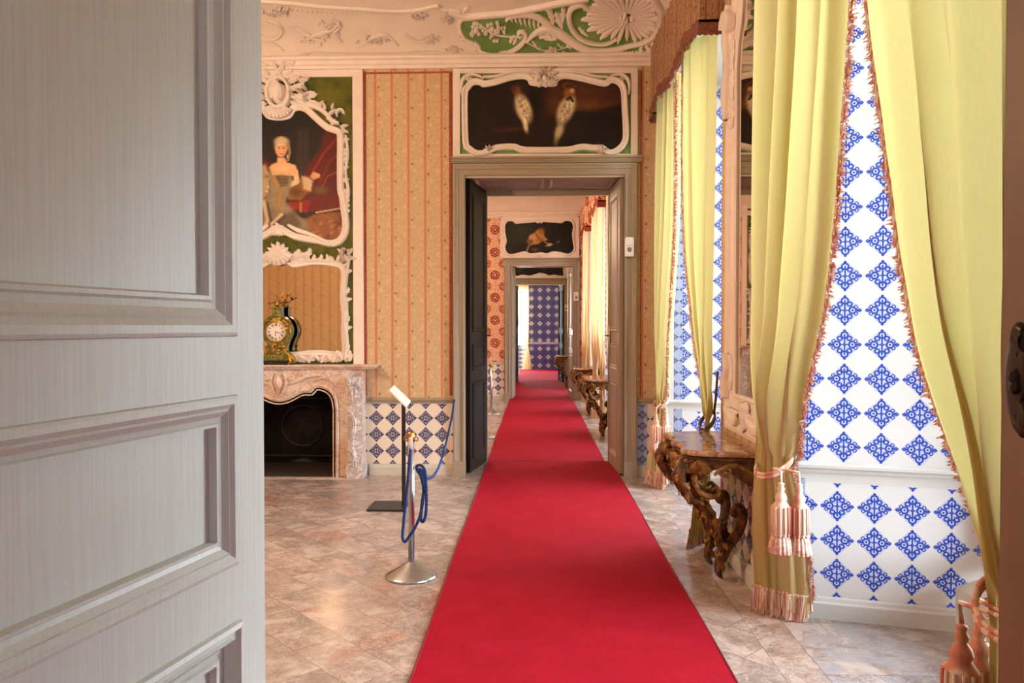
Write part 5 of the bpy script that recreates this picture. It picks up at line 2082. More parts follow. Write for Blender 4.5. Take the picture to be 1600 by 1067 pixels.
m.shell((4.705, 3.85), .3, PI - .3, .04, .28, 9, .08, fm)
m.build('carved_crest', 'stucco', tM, True)


# ================================================================== CONSOLE TABLES
def console(yc, label, group):
    X0 = XR - .005
    t = thing('console_table', label, 'table', (X0 - .2, yc, 0), group)
    half = [(.475, 0), (.47, .20), (.44, .33), (.40, .42), (.33, .455), (.26, .44), (.17, .405), (.08, .43), (0, .455)]
    out = [(yc + a, X0 - b) for a, b in half] + [(yc - a, X0 - b) for a, b in half[::-1][1:]]
    o2 = [out[0]] + spline(out[1:-1], 4) + [out[-1]]
    m = MB()
    rows = []
    for z, d in ((.825, -.02), (.832, -.004), (.845, .0), (.858, -.006), (.862, -.014)):
        rows.append([(x + (-d) * (1 if x < X0 - .02 else 0) * .9, y - (0 if abs(y - yc) < .3 else math.copysign(-d, y - yc)) , z) for y, x in o2])
    m.grid(rows)
    m.add(rows[-1], [list(range(len(rows[-1])))])
    m.add(rows[0], [list(range(len(rows[0])))[::-1]])
    m.build('marble_top', 'console_top', t, False)
    # carved apron: a band under the top, mapped (u = length, v = height, w = outward)
    ins = [(yc + (y - yc) * .93, X0 - (X0 - x) * .93) for y, x in o2]
    L = [0.]
    for a, b in zip(ins[:-1], ins[1:]): L.append(L[-1] + math.dist(a, b))
    T = L[-1]

    def band(u, v, w=0.):
        u = min(max(u, 0), T - 1e-6)
        i = next((k for k in range(len(L) - 1) if L[k + 1] >= u), len(L) - 2)
        f = (u - L[i]) / (L[i + 1] - L[i])
        (ya, xa), (yb, xb) = ins[i], ins[i + 1]
        y, x = ya + (yb - ya) * f, xa + (xb - xa) * f
        ny, nx = (xb - xa), -(yb - ya)
        q = math.hypot(nx, ny)
        nx, ny = nx / q, ny / q
        if nx > .2 or (abs(nx) < .2 and (ny * (y - yc) < 0)): nx, ny = -nx, -ny
        return (x + nx * w, y + ny * w, v)
    m = MB()
    n = 64
    top, bot = [], []
    rows = [[], [], [], []]
    for k in range(n + 1):
        u = T * k / n
        c = abs(u - T / 2) / (T / 2)
        zb = .70 + .06 * math.cos(c * PI * 3) - (.05 if c < .12 else 0) - .05 * math.exp(-((c - .56) / .08) ** 2)
        rows[0].append(band(u, .826, 0)); rows[1].append(band(u, zb, 0)); rows[2].append(band(u, zb, -.03)); rows[3].append(band(u, .826, -.03))
    m.grid(rows, cv=True)
    m.tube([band(T * k / n, .815, .008) for k in range(n + 1)], .011, 6)
    m.build('apron', 'gilt', t, False)
    m = MB()
    for s in (1, -1):
        U = lambda c: T / 2 + s * c * T / 2
        for a, b, c in ((.0, .36, 1), (.66, .95, 1)):
            m.stroke([band_pt for band_pt in [(U(a + (b - a) * q), .72 + .06 * math.sin(PI * q)) for q in (0, .2, .45, .7, 1)]], [.008, .016, .018, .016, .006], .03, band)
        m.stroke(spiral((U(.3), .75), .035, .008, 0, s * 7), .009, .035, band)
        m.stroke(spiral((U(.74), .75), .04, .008, PI, PI + s * 7), .010, .035, band)
        m.leaf((U(.12), .77), 0 if s > 0 else PI, .16, .03, .03, band, curl=-.6 * s)
        m.leaf((U(.4), .77), 0 if s > 0 else PI, .12, .03, .03, band, curl=-.6 * s)
        m.leaf((U(.62), .75), PI if s > 0 else 0, .12, .03, .03, band, curl=.6 * s)
        for k in range(5):
            m.leaf((U(.56), .80), -PI / 2 + (k - 2) * .4, .11, .02, .045, band, lobes=3)
    for k in range(7):
        m.leaf((T / 2, .79), -PI / 2 + (k - 3) * .36, .13 - .012 * abs(k - 3), .022, .05, band, lobes=3)
    m.build('apron_carving', 'gilt_light', t, True)
    for s in (-1, 1):
        Y = lambda a: yc + s * a
        path = [(.95, .30, .82), (.89, .335, .755), (.875, .335, .68), (.915, .32, .60), (.99, .285, .52), (1.07, .24, .43), (1.13, .20, .33), (1.165, .17, .23), (1.165, .15, .14), (1.155, .145, .06), (1.18, .135, .012)]
        P = spline([(x, Y(a), z) for x, a, z in path], 4)
        R_ = [lerp_list([.035, .058, .06, .052, .042, .036, .034, .036, .042, .036, .018], i / (len(P) - 1)) for i in range(len(P))]
        m = MB()
        # fluted section: three strands fused side by side
        for off, k in ((-.6, .62), (0, .8), (.6, .62)):
            m.tube([(p[0], p[1] + off * r, p[2]) for p, r in zip(P, R_)], [r * k * .86 for r in R_], 8, flat=1.)
        leg = m.build('leg', 'gilt', t, True)
        m = MB()
        # volutes and acanthus on the knee
        kf = lambda u, v, w=0.: (.90 + u, Y(.335) - .06 + (-w), v)
        for side in (-1, 1):
            kf = (lambda sd: (lambda u, v, w=0.: (u, Y(.31) + sd * (.045 + w), v)))(side)
            m.stroke(spiral((.925, .755), .045, .01, .5, 7.0), [.012, .02, .01], .03, kf)
            m.stroke([(1.0, .80), (.965, .73), (.965, .65), (1.0, .60), (1.06, .58), (1.10, .60), (1.085, .64), (1.06, .62)], [.01, .018, .02, .022, .022, .018, .012, .008], .035, kf)
            m.stroke([(.97, .80), (1.02, .825), (1.08, .80), (1.12, .75), (1.10, .72)], [.01, .016, .018, .014, .008], .03, kf)
            for a in (.3, -.3, -.9, -1.5):
                m.leaf((.95, .70), a, .11, .022, .035, kf, curl=.7, lobes=3)
            kf2 = (lambda sd: (lambda u, v, w=0.: (u, Y(.22) + sd * (.035 + w), v)))(side)
            m.leaf((1.06, .50), -1.1, .24, .03, .02, kf2, curl=-.3)
        # acanthus leaves curling off the front of the leg
        for i in range(3, len(P) - 6, 3):
            p, r, q = P[i], R_[i], P[i + 1]
            tx, tz = q[0] - p[0], q[2] - p[2]
            L_ = math.hypot(tx, tz) or 1
            ang = math.atan2(tz, tx)
            for sd in (-1, 1):
                kg = (lambda sd, yy: (lambda u, v, w=0.: (u, yy + sd * w, v)))(sd, p[1] + sd * r * .8)
                m.leaf((p[0], p[2]), ang + (.9 if i % 2 else -.9), .075, .02, .022, kg, curl=-1.4 if i % 2 else 1.4, lobes=3)
            kh = (lambda px_, pz_: (lambda u, v, w=0.: (px_ - r * .75 - w, u, pz_ + v)))(p[0], p[2])
            m.leaf((p[1], 0), -PI / 2, .035, .02, .008, kh, lobes=2)
        for k in range(6):
            m.ball((X0 - .40 + .045 * k, Y(.28) , .792 - .004 * k), .013, 6)
        m.tube(spline([(.885, Y(.335), .80), (.865, Y(.34), .74), (.855, Y(.34), .66), (.89, Y(.325), .585)], 4), [.012, .02, .024, .02, .014, .01, .008, .008, .006, .006, .006, .006, .006], 8)
        m.ball((1.035, Y(.15), .43), .022, 8)
        m.tube([(1.035, Y(.15), .43), (1.07, Y(.19), .42)], .009, 6)
        m.build('leg_carving', 'gilt_light', leg, True)
        # scrolled strut rising to the wall
        m = MB()
        P = spline([(1.17, Y(.155), .13), (1.215, Y(.16), .22), (1.27, Y(.18), .31), (1.288, Y(.20), .40), (1.28, Y(.21), .46), (1.255, Y(.20), .47), (1.235, Y(.19), .435), (1.255, Y(.19), .41)], 4)
        m.tube(P, [lerp_list([.036, .034, .032, .036, .034, .028, .022, .012], i / (len(P) - 1)) for i in range(len(P))], 8)
        P = spline([(1.20, Y(.10), .16), (1.22, Y(.05), .22), (1.20, Y(.02), .27), (1.20, Y(.0), .30)], 4)
        m.tube(P, .026, 8)
        for a, b in ((1.3, .2), (1.9, .3), (.7, .4)):
            m.leaf((1.2, .2), a, .16, .035, .03, lambda u, v, w=0.: (u, Y(.12) - s * w, v), curl=.8)
        o = m.build('scroll_strut', 'gilt', t, True)
    return t


tc1 = console(4.94, 'carved gilt console table with marble top under the pier mirror, nearest of the four', None)
copy_thing(tc1, (XR2 - .205, 11.1, 0), 'gilt console table in the red room, nearer of the two there')
copy_thing(tc1, (XR2 - .205, 13.95, 0), 'gilt console table in the red room, beside the second doorway')
copy_thing(tc1, (XR3 - .205, 19.9, 0), 'gilt console table in the third room, farthest and smallest of the four')

# ================================================================== curtains of the far rooms
k = 0
names = {9.75: 'first window of the red room', 12.5: 'middle window of the red room', 15.4: 'last window of the red room', 18.4: 'only visible window of the third room', 21.3: '',
         23.7: 'last room, nearer window', 26.3: 'last room, farther window'}
for r in (2, 3, 4):
    for c in (WIN[r][:1] if r == 3 else WIN[r]):
        dx_ = (XR2 if r == 2 else XR3) - XR
        for s in (1, -1):
            k += 1
            lab = 'cream silk curtain at the %s, %s side' % (names[c], 'far' if s > 0 else 'near')
            keys = [(3.75, c + s * .74, c + s * .03, 1.2, 1.24), (2.4, c + s * .74, c + s * .08, 1.2, 1.24), (1.6, c + s * .74, c + s * .28, 1.2, 1.24), (1.1, c + s * .74, c + s * .58, 1.2, 1.24),
                    (.9, c + s * .74, c + s * .70, 1.2, 1.25), (.6, c + s * .74, c + s * .68, 1.2, 1.26), (.03, c + s * .74, c + s * .64, 1.2, 1.28)]
            keys = [(q[0], q[1], q[2], q[3] + dx_, q[4] + dx_) for q in keys]
            curtain(lab, 'cream silk curtains in the far rooms', keys, 'curtain_cream', 5, .035, k, False)
for c in WIN[2]:
    lambrequin('red patterned pelmet over the %s' % names[c], 'red patterned pelmets', c, .92, .96, 4.08, 3.5, 'damask', 'damask_border', 1.2, XR2)
# curtain on the end wall
m = MB()
t = thing('curtain', 'cream curtain tied back left of the tiled end wall, farthest in the enfilade', 'curtain', (-.45, Y4 - .1, 0), 'cream silk curtains in the far rooms')
rows = []
for z in np.linspace(3.9, .004, 50):
    xo, xi = keyed([(3.9, -.75, -.24, 0, 0), (2.2, -.75, -.24, 0, 0), (1.5, -.62, -.25, 0, 0), (1.1, -.44, -.27, 0, 0), (.95, -.38, -.28, 0, 0), (.6, -.40, -.22, 0, 0), (.03, -.5, -.14, 0, 0)], z)[:2]
    rows.append([(xo + (xi - xo) * i / 40, Y4 - .1 + .04 * math.sin(i * .9), z) for i in range(41)])
m.grid(rows)
m.build('drapery', 'curtain_cream', t, True)


# ================================================================== ROPE BARRIER AND SIGN
def stanchion(x, y, label, hgt=.93):
    t = thing('rope_stanchion', label, 'stanchion', (x, y, 0))
    m = MB()
    m.lathe([(.163, .001), (.165, .008), (.155, .016), (.12, .038), (.07, .068), (.035, .092), (.024, .1)], (x, y, 0), 40)
    m.build('base', 'steel', t, True)
    m = MB()
    m.lathe([(.0205, .095), (.0205, hgt - .065)], (x, y, 0), 24)
    m.build('pole', 'steel', t, True)
    m = MB()
    m.lathe([(.0205, hgt - .065), (.025, hgt - .062), (.025, hgt - .02), (.02, hgt - .012), (.02, hgt), (.001, hgt)], (x, y, 0), 24)
    for a in (PI * .0, PI * .5, PI, PI * 1.5):
        cx, cy = x + .034 * math.cos(a), y + .034 * math.sin(a)
        m.tube([(cx + .012 * math.cos(a) * math.cos(b), cy + .012 * math.sin(a) * math.cos(b), hgt - .045 + .014 * math.sin(b)) for b in np.linspace(0, 2 * PI, 11)[:-1]], .0035, 6, closed=True)
    m.build('rope_collar', 'brass', t, True)
    return t


SX, SY = -.797, 4.80
stanchion(SX, SY, 'brushed steel rope stanchion with round base standing left of the carpet, nearest')
q7 = lambda a, b: (560 + a / 3.14, 580 + b / 3.14)
path = [((470, 140), Y1 - .06), ((457, 230), 7.6), ((433, 340), 7.0), ((402, 450), 6.2), ((372, 508), 5.7), ((342, 527), 5.3), ((310, 512), 5.0), ((290, 488), 4.88), ((286, 466), 4.8), ((308, 462), 4.76), ((326, 490), 4.74),
        ((332, 560), 4.73), ((334, 640), 4.73), ((330, 705), 4.73), ((318, 737), 4.73), ((306, 722), 4.74), ((312, 650), 4.75), ((322, 570), 4.77), ((316, 500), 4.79), ((300, 480), 4.80), ((302, 500), 4.78), ((318, 560), 4.75), ((318, 620), 4.73),
        ((304, 705), 4.72), ((276, 770), 4.71), ((248, 812), 4.71), ((228, 836), 4.71), ((216, 812), 4.71), ((222, 740), 4.71), ((232, 640), 4.71), ((244, 520), 4.72), ((252, 420), 4.73), ((257, 360), 4.75)]
pts = [tuple(py(*q7(*a), Y)) for a, Y in path]
t = thing('barrier_rope', 'blue barrier rope looped over the nearest steel stanchion and hooked to the door frame', 'rope', (SX, SY - .08, .4))
m = MB()
m.tube(spline(pts, 5), .0098, 8)
m.build('twisted_cord', 'rope', t, True)
m = MB()
a = Vector(pts[-1])
m.tube([a + Vector((0, 0, -.03)), a + Vector((0, 0, .03))], [.018, .013], 10)
m.ball(a + Vector((0, 0, .035)), .014, 8)
m.build('clear_sleeve', 'clear', t, True)['label'] = 'milky plastic end sleeve'
m = MB()
m.tube([a + Vector((0, 0, .04)), a + Vector((0, .01, .07)), (SX, SY - .03, .875)], .005, 6)
m.build('hook', 'brass', t, True)
m = MB()
b = Vector(pts[0])
m.tube([b, b + Vector((.0, .03, .03)), b + Vector((.0, .06, .02))], .006, 6)
m.build('hook', 'brass', t, True)

PX, PY = -1.165, 6.62
t = thing('sign_stand', 'black sign stand with tilted white panel behind the nearest stanchion', 'sign', (PX, PY, 0))
m = MB()
m.box(PX - .3, PX + .02, PY - .14, PY + .2, 0, .018)
m.build('base_plate', 'black_metal', t)
m = MB()
m.box(PX - .016, PX + .016, PY - .012, PY + .012, .018, .935)
m.build('post', 'black_metal', t)
m = MB()
cn = py(625, 619, PY)
d1 = (py(638, 632, PY - .03) - py(611, 606, PY + .03)) * .5
d2 = Vector((.0, -.15, -.02)).normalized() * .11
n_ = d1.cross(d2).normalized()
m.obox(cn, d1, d2, n_ * .006)
m.build('panel', 'white_plastic', t)
# posts in the red room
for x, y, lb in ((-.745, 10.97, 'slim steel stanchion at the left edge of the runner in the red room, nearer one'), (-.82, 13.9, 'slim steel stanchion left of the runner in the red room, farther one')):
    r_ = copy_thing(bpy.data.objects['rope_stanchion'], (x, y, 0), lb)

# ================================================================== MANTEL CLOCK
CX_, CY_ = -2.745, Y1 - .155
u_ = .00672
t = thing('mantel_clock', 'green lacquer and gilt bronze rococo clock standing on the mantel shelf', 'clock', (CX_, CY_, MZ))
cp = lambda a, b: ((a - 215) / 7.9 * u_, (1010 - b) / 7.9 * u_)    # clock drawing -> metres
D = .055
fc = lambda u, v, w=0.: (CX_ + u, CY_ - D - w, MZ + v)
halfp = [(0, 395), (62, 400), (100, 420), (150, 470), (178, 540), (184, 600), (170, 660), (135, 730), (118, 800), (126, 850), (170, 890), (200, 925), (205, 962), (0, 962)]
P_ = [cp(215 + a, b) for a, b in halfp] + [cp(215 - a, b) for a, b in halfp[::-1][1:-1]]
P_ = [P_[0]] + spline(P_[1:13], 3) + spline(P_[13:], 3)
m = MB()
m.prism(P_, lambda u, v, w: (CX_ + u, CY_ - D + w, MZ + v), 0, 2 * D)
m.build('case', 'clock_body', t)
m = MB()
m.box(CX_ - .145, CX_ + .155, CY_ - .07, CY_ + .06, MZ, MZ + .045)
m.build('plinth', 'black_base', t)
m = MB()
a, b = cp(160, 390), cp(275, 300)
m.box(CX_ + a[0], CX_ + b[0], CY_ - .045, CY_ + .045, MZ + a[1] - .01, MZ + b[1])
m.box(CX_ + a[0] - .01, CX_ + b[0] + .01, CY_ - .055, CY_ + .055, MZ + b[1] - .0, MZ + b[1] + .012)
m.build('upper_pedestal', 'clock_body', t)
m = MB()
m.mould(outward(P_), [(-.004, 0), (-.002, .006), (.004, .008), (.006, 0)], fc, True)
dc = cp(217, 600)
r0 = 118 / 7.9 * u_
m.stroke(spiral(dc, r0 + .008, r0 + .008, 0, 2 * PI, 24), .008, .02, fc)
for k in range(9):
    a = PI * (.08 + .84 * k / 8)
    m.leaf((dc[0] + (r0 + .008) * math.cos(a), dc[1] + (r0 + .008) * math.sin(a)), a + .5, .035, .012, .022, fc, curl=.8, lobes=2)
for s in (1, -1):
    m.stroke([(s * .155 + 0, .05), (s * .15, .09), (s * .12, .12), (s * .1, .16), (s * .115, .2)], [.01, .018, .014, .008, .006], .03, fc)
    m.stroke([(s * .16, .02), (s * .19, .035), (s * .17, .075), (s * .14, .08)], [.012, .016, .014, .008], .035, fc)
    m.leaf((s * .12, .1), PI / 2 + s * .3, .09, .02, .025, fc, curl=s * .8)
    m.stroke([(s * .09, .46), (s * .12, .43), (s * .15, .38), (s * .155, .33)], [.006, .012, .012, .005], .02, fc)
    m.tube([(CX_ + s * .135, CY_ - .08, MZ + .0), (CX_ + s * .16, CY_ - .09, MZ + .03), (CX_ + s * .15, CY_ - .075, MZ + .08), (CX_ + s * .12, CY_ - .07, MZ + .12)], [.012, .018, .015, .008], 8)
for k in range(34):
    x, z = rnd.uniform(-.075, .075), rnd.uniform(.075, .225)
    m.leaf((x, z), rnd.uniform(0, 6.28), rnd.uniform(.02, .045), .009, .02, fc, curl=rnd.uniform(-2, 2), lobes=2)
for k in range(10):
    m.leaf((rnd.uniform(-.08, .08), rnd.uniform(.44, .48)), rnd.uniform(0, 3.14), .035, .01, .02, fc, curl=1, lobes=2)
m.build('bronze_mounts', 'ormolu', t, True)
# crowning group: a small seated figure with a spray of leaves
m = MB()
zt = MZ + cp(0, 300)[1] + .01
x0 = CX_ - .0
m.tube([(x0 - .01, CY_, zt), (x0 - .005, CY_, zt + .03), (x0 + .0, CY_ - .005, zt + .065)], [.03, .026, .016], 8)
m.ball((x0 + .003, CY_ - .005, zt + .088), .016, 8, (1, 1, 1.15))
m.tube([(x0 + .012, CY_, zt + .06), (x0 + .045, CY_ - .01, zt + .055), (x0 + .07, CY_ - .01, zt + .085)], [.009, .008, .005], 6)
m.tube([(x0 - .012, CY_, zt + .06), (x0 - .04, CY_ - .01, zt + .045), (x0 - .075, CY_ - .01, zt + .04)], [.009, .008, .005], 6)
m.tube([(x0, CY_ - .01, zt + .012), (x0 + .03, CY_ - .035, zt + .02), (x0 + .035, CY_ - .04, zt - .03)], [.015, .013, .008], 6)
m.tube([(x0 - .02, CY_ - .01, zt + .01), (x0 - .015, CY_ - .04, zt + .012), (x0 - .01, CY_ - .045, zt - .035)], [.015, .013, .008], 6)
ff = lambda u, v, w=0.: (x0 + u, CY_ - .005 - w, zt + v)
for (u, v, a, L) in ((.07, .08, .2, .06), (.07, .08, .9, .05), (.075, .085, 1.8, .05), (.11, .1, .1, .04), (-.075, .04, 2.8, .045), (-.075, .04, 3.6, .04), (.02, .1, 1.2, .06), (.03, .12, .4, .06), (-.01, .1, 2., .04)):
    m.leaf((u, v), a, L, .009, .012, ff, curl=.8, lobes=2)
    m.leaf((u, v), a, L, .009, .012, lambda u, v, w=0.: ff(u, v, -w - .004), curl=.8, lobes=2)
m.build('crowning_figure', 'ormolu', t, True)
m = MB()
m.prism([(dc[0] + r0 * math.cos(a), dc[1] + r0 * math.sin(a)) for a in np.linspace(0, 2 * PI, 41)[:-1]], fc, .0, .01)
dial = m.build('dial', 'enamel', t)
m = MB()


def bar(m, p, q, w, h0=.0105, h1=.013):
    dx, dy = q[0] - p[0], q[1] - p[1]
    L = math.hypot(dx, dy)
    nx, ny = -dy / L * w / 2, dx / L * w / 2
    m.prism([(p[0] + nx, p[1] + ny), (q[0] + nx, q[1] + ny), (q[0] - nx, q[1] - ny), (p[0] - nx, p[1] - ny)], fc, h0, h1)


rom = ['XII', 'I', 'II', 'III', 'IIII', 'V', 'VI', 'VII', 'VIII', 'IX', 'X', 'XI']
GW = {'I': .0075, 'V': .013, 'X': .013}
for k, tx in enumerate(rom):
    a = PI / 2 - k * PI / 6
    o_ = (math.cos(a), math.sin(a))
    r_ = (math.sin(a), -math.cos(a))
    W_ = sum(GW[c] for c in tx)
    sc = min(1., .034 / W_)
    x = -W_ * sc / 2
    f_ = lambda u, v: (dc[0] + o_[0] * (r0 * .62 + v * r0 * .27) + r_[0] * u, dc[1] + o_[1] * (r0 * .62 + v * r0 * .27) + r_[1] * u)
    for c in tx:
        w = GW[c] * sc
        if c == 'I':
            bar(m, f_(x + w / 2, 0), f_(x + w / 2, 1), .0034)
        elif c == 'V':
            bar(m, f_(x + w * .15, 1), f_(x + w / 2, 0), .0032); bar(m, f_(x + w * .85, 1), f_(x + w / 2, 0), .0022)
        else:
            bar(m, f_(x + w * .15, 1), f_(x + w * .85, 0), .0032); bar(m, f_(x + w * .85, 1), f_(x + w * .15, 0), .0022)
        x += w
for k in range(60):
    a = k * PI / 30
    bar(m, (dc[0] + r0 * .93 * math.cos(a), dc[1] + r0 * .93 * math.sin(a)), (dc[0] + r0 * .97 * math.cos(a), dc[1] + r0 * .97 * math.sin(a)), .0015)
m.build('numerals', 'ink', dial)
m = MB()
bar(m, dc, (dc[0] + r0 * .55, dc[1] - r0 * .14), .005, .014, .016)
bar(m, dc, (dc[0] - r0 * .06, dc[1] - r0 * .42), .006, .016, .018)
m.blob(dc, .006, .02, fc)
m.build('hands', 'ink', dial)

# ================================================================== CHANDELIERS
def chandelier(p, ztop, label):
    x, y, z = p
    t = thing('chandelier', label, 'chandelier', (x, y, z - .5))
    z0 = z - .35
    m = MB()
    m.lathe([(.01, -.2), (.05, -.16), (.03, -.1), (.07, -.02), (.05, .06), (.02, .12), (.03, .2), (.012, .3)], (x, y, z0), 16)
    m.tube([(x, y, z0 + .28), (x, y, ztop)], .01, 6)
    m.lathe([(.07, 0), (.06, -.03), (.015, -.06)][::-1], (x, y, ztop), 14)
    m.build('stem', 'ormolu', t, True)
    for k in range(8):
        a = 2 * PI * k / 8
        ca, sa = math.cos(a), math.sin(a)
        P = spline([(.04, -.02), (.16, -.12), (.32, -.1), (.42, .0), (.43, .06)], 4)
        m = MB()
        m.tube([(x + r * ca, y + r * sa, z0 + h) for r, h in P], [.012] * len(P), 6)
        m.lathe([(.01, .06), (.045, .075), (.02, .085), (.016, .11)], (x + .43 * ca, y + .43 * sa, z0), 10)
        o = m.build('arm', 'ormolu', t, True)
        m = MB()
        m.lathe([(.011, .105), (.011, .19)], (x + .43 * ca, y + .43 * sa, z0), 8)
        m.build('candle', 'candle', o, True)
        m = MB()
        m.lathe([(.004, .19), (.011, .205), (.008, .225), (.001, .245)], (x + .43 * ca, y + .43 * sa, z0), 8)
        m.build('flame_bulb', 'bulb', o, True)
    return t


ch = chandelier((LAMPS[0][0][0], LAMPS[0][0][1], 3.3), 4.76, 'gilt chandelier with candle lights, glimpsed in the old mirror over the fireplace')

# ================================================================== STUCCO ON THE COVE
def cove_hit(x, y):
    d = ray(x, y)
    a, b = 3.0, 9.5
    t0 = a
    prev = None
    for k in range(60):
        t_ = a + (b - a) * k / 59
        p = CC + d * t_
        if p.x > XR or p.y > Y1 or p.z > CEIL1(min(p.x, XR), min(p.y, Y1)):
            lo, hi = t0, t_
            for _ in range(18):
                mid = (lo + hi) / 2
                p = CC + d * mid
                if p.x > XR or p.y > Y1 or p.z > CEIL1(min(p.x, XR), min(p.y, Y1)): hi = mid
                else: lo = mid
            return CC + d * lo
        t0 = t_
    return CC + d * b


_hc = {}


def fcv(x, y, h=0.):
    key = (round(x, 2), round(y, 2))
    if key not in _hc:
        p = cove_hit(x, y)
        e = .02
        px_, py_ = min(p.x, XR - e), min(p.y, Y1 - e)
        gx = (CEIL1(px_ + e, py_) - CEIL1(px_ - e, py_)) / (2 * e)
        gy = (CEIL1(px_, py_ + e) - CEIL1(px_, py_ - e)) / (2 * e)
        n = Vector((gx, gy, -1)).normalized()
        _hc[key] = (p, n)
    p, n = _hc[key]
    q = p + n * (h + .002)
    return (q.x, q.y, q.z)


# green painted ground of the corner field
kk = lambda L: [(700 + a / 4.103, b / 4.103) for a, b in L]
m = MB()
topl = kk([(75, 130), (100, 105), (200, 102), (300, 98), (400, 88), (480, 80), (560, 62), (640, 46), (740, 25), (860, 4), (1000, -20), (1290, -60)])
botl = kk([(72, 220), (100, 262), (190, 300), (228, 384), (330, 384), (480, 384), (600, 384), (700, 383), (840, 382), (960, 381), (1120, 380), (1300, 378)])
rows = []
tp_, bt_ = spline(topl, 4), spline(botl, 4)
for j in range(17):
    f = j / 16
    rows.append([fcv(a[0] + (b[0] - a[0]) * f, a[1] + (b[1] - a[1]) * f, .003) for a, b in zip(tp_, bt_)])
m.grid(rows)
struct(m, 'trim_9', 'green', True)
c6p = lambda L: [(700 + a / 4.103, b / 4.103) for a, b in L]
q1 = 1 / 4.103
m = MB()


def st(L, w, h=.03):
    m.stroke(c6p(L), [k * q1 for k in w] if isinstance(w, list) else w * q1, h, fcv)


def lf_(x, y, a, L, w, c=0., h=.025, lobes=3):
    m.leaf((700 + x * q1, y * q1), a, L * q1, w * q1, h, fcv, curl=c, lobes=lobes)


st([(130, 115), (90, 118), (72, 150), (80, 200), (112, 250), (165, 272)], [6, 12, 14, 12, 10, 8])
st([(165, 265), (195, 290), (205, 325), (260, 350), (330, 352), (400, 335), (455, 300), (488, 258), (498, 222), (482, 198), (455, 200), (450, 222), (468, 232)], [8, 12, 14, 14, 16, 20, 18, 14, 12, 12, 10, 8, 5], .04)
st([(500, 262), (540, 222), (590, 188), (650, 180), (720, 215), (790, 265), (880, 318), (980, 332), (1080, 318), (1160, 295), (1250, 275), (1320, 235), (1362, 160), (1378, 90), (1350, 30), (1310, -20)], [6, 12, 18, 24, 30, 30, 28, 26, 22, 20, 18, 16, 14, 14, 16, 18], .05)
st([(905, 40), (850, 20), (795, 45), (775, 100), (790, 170), (835, 230), (900, 268), (980, 282), (1045, 268), (1085, 240)], [5, 12, 16, 18, 16, 16, 14, 12, 12, 6], .045)
st([(370, 125), (400, 100), (480, 88), (560, 100), (620, 135), (665, 185), (690, 240)], [5, 10, 14, 18, 22, 26, 16], .035)
for k in range(8):
    lf_(400 + k * 30, 100 + k * 5, PI / 2 - .2 + .05 * k, 48 + 5 * k, 9, -.5)
    lf_(390 + k * 26, 95 + k * 3, -.9, 22, 6, .4)
for (x, y, a, L, w, c) in ((650, 60, 1.2, 120, 22, .3), (700, 80, 1.4, 130, 24, -.4), (620, 30, 1.0, 90, 16, .4), (740, 50, 1.6, 120, 20, .2), (690, 180, 2.4, 90, 18, .5), (660, 190, 2.9, 110, 16, -.5),
                           (560, 195, .6, 70, 12, .8), (590, 240, -.3, 90, 14, .6), (620, 245, 0.2, 100, 12, -.4), (800, 240, 2.7, 80, 16, .6), (845, 300, 3.5, 90, 14, .5), (840, 170, 1.0, 100, 16, -.6),
                           (400, 270, -1.3, 70, 14, .8), (420, 280, -1.0, 60, 12, -.6), (385, 330, 2.9, 70, 12, .5), (180, 285, 1.5, 60, 12, .8), (105, 240, 2.6, 40, 10, .5), (540, 260, .9, 80, 10, .3),
                           (760, 290, .5, 50, 10, .5), (700, 345, .1, 70, 10, .5), (1240, 290, 1.6, 80, 16, .6), (1270, 290, 1.1, 90, 16, -.5), (1300, 250, 1.9, 70, 14, .5)):
    lf_(x, y, a, L, w, c)
for k in range(16):
    lf_(900 + k * 22, 330 - .3 * k, 1.9 - .06 * k, 34, 7, .4)
for k in range(12):
    lf_(1160 + k * 14, 290 - k * 6, 1.4 - .1 * k, 30, 7, -.4)
# corner palmette
for k in range(30):
    a = 2 * PI * (k + .5) / 30
    R = 300 * (1 - .3 * max(0, math.cos(a)))
    ry = 180
    jag = 1 - .12 * (k % 2)
    x1, y1 = 1150 + R * jag * math.cos(a), 100 + ry * jag * math.sin(a)
    st([(1150 + 40 * math.cos(a), 100 + 30 * math.sin(a)), ((1150 * 2 + x1) / 3, (200 + y1) / 3), ((1150 + x1 * 4) / 5, (100 + y1 * 4) / 5), (x1, y1)], [6, 11, 14 + 9 * abs(math.cos(a)), 2], .03)
for k in range(14):
    m.blob((700 + (1150 + rnd.uniform(-40, 40)) * q1, (100 + rnd.uniform(-30, 35)) * q1), 12 * q1, .06, fcv)
# vines, bunches of small leaves
for cx, cy, rx, ry, n in ((300, 195, 90, 50, 30), (175, 190, 28, 50, 12), (665, 325, 80, 35, 24), (110, 60, 30, 16, 6)):
    for k in range(n):
        x, y = cx + rnd.gauss(0, .5) * rx, cy + rnd.gauss(0, .5) * ry
        m.flower((700 + x * q1, y * q1), rnd.uniform(9, 14) * q1, .03, fcv)
st([(180, 130), (230, 170), (300, 215), (380, 230), (480, 228)], 4, .02)
st([(500, 265), (560, 300), (640, 330), (720, 315), (800, 285)], 4, .02)
# ledge moulding above the field
m.stroke(c6p([(0, 60), (110, 98), (200, 92), (290, 84), (400, 74), (560, 42), (700, 14), (820, -8), (900, -24)]), 13 * q1, .05, fcv, sub=6)
o = struct(m, 'trim_10', 'stucco', True)
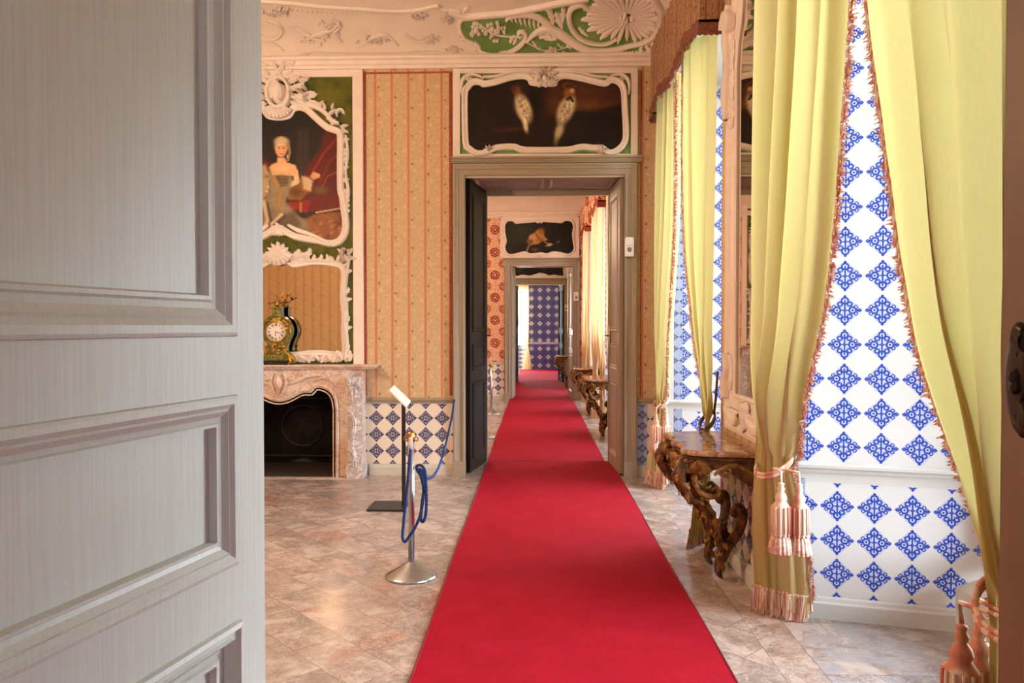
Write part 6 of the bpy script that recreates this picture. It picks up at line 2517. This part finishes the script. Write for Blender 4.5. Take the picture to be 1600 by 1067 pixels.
# left: pale relief and upper moulding
m = MB()
c3 = lambda L: [(380 + a / 4.638, b / 4.638) for a, b in L]
m.stroke(c3([(-100, -6), (60, -2), (300, 12), (450, 28), (600, 44), (850, 58), (1000, 70), (1150, 75), (1280, 62), (1400, 36), (1430, 60), (1500, 66), (1577, 80)]), 1.7, .03, fcv, sub=6)
m.stroke(c3([(-100, 6), (60, 10), (300, 24), (450, 40), (600, 56), (850, 70), (1000, 82), (1150, 87), (1280, 76), (1400, 50)]), .9, .02, fcv, sub=6)
for k in range(26):
    x = 320 + k * 36
    y = 62 + 26 * math.sin((x - 320) / 960 * PI)
    m.leaf((380 + x / 4.638, y / 4.638), PI / 2, 4, 1.2, .012, fcv, lobes=2)
m.stroke(c3([(500, 380), (800, 386), (1100, 384), (1380, 372), (1500, 400)]), .9, .015, fcv)
for L in ([(180, 140), (250, 170), (280, 220), (240, 270), (180, 280), (130, 240)], [(100, 150), (60, 200), (80, 270), (150, 310), (240, 320), (300, 370)], [(370, 190), (430, 230), (520, 270), (600, 290)],
          [(650, 130), (700, 180), (660, 230), (720, 300)], [(420, 300), (520, 250), (640, 210), (700, 150)], [(850, 330), (950, 260), (1040, 250), (1130, 330)], [(1180, 240), (1260, 300), (1340, 280)]):
    m.stroke(c3(L), [.5, 3, 2.2, .5], .035, fcv)
for cx, cy, rx, ry, n in ((240, 80, 110, 20, 14), (640, 210, 60, 60, 12), (520, 270, 90, 30, 10), (960, 280, 110, 30, 16), (1360, 280, 40, 30, 10), (1270, 110, 60, 16, 7), (450, 410, 40, 16, 6), (110, 410, 40, 14, 5), (1480, 130, 40, 50, 10), (1520, 350, 50, 14, 8)):
    for k in range(n * 2):
        x, y = cx + rnd.gauss(0, .5) * rx, cy + rnd.gauss(0, .5) * ry
        m.leaf((380 + x / 4.638, y / 4.638), rnd.uniform(0, 6.28), rnd.uniform(5, 9), 1.9, .035, fcv, curl=rnd.uniform(-1, 1), lobes=3)
struct(m, 'trim_10', 'stucco_flat', True)
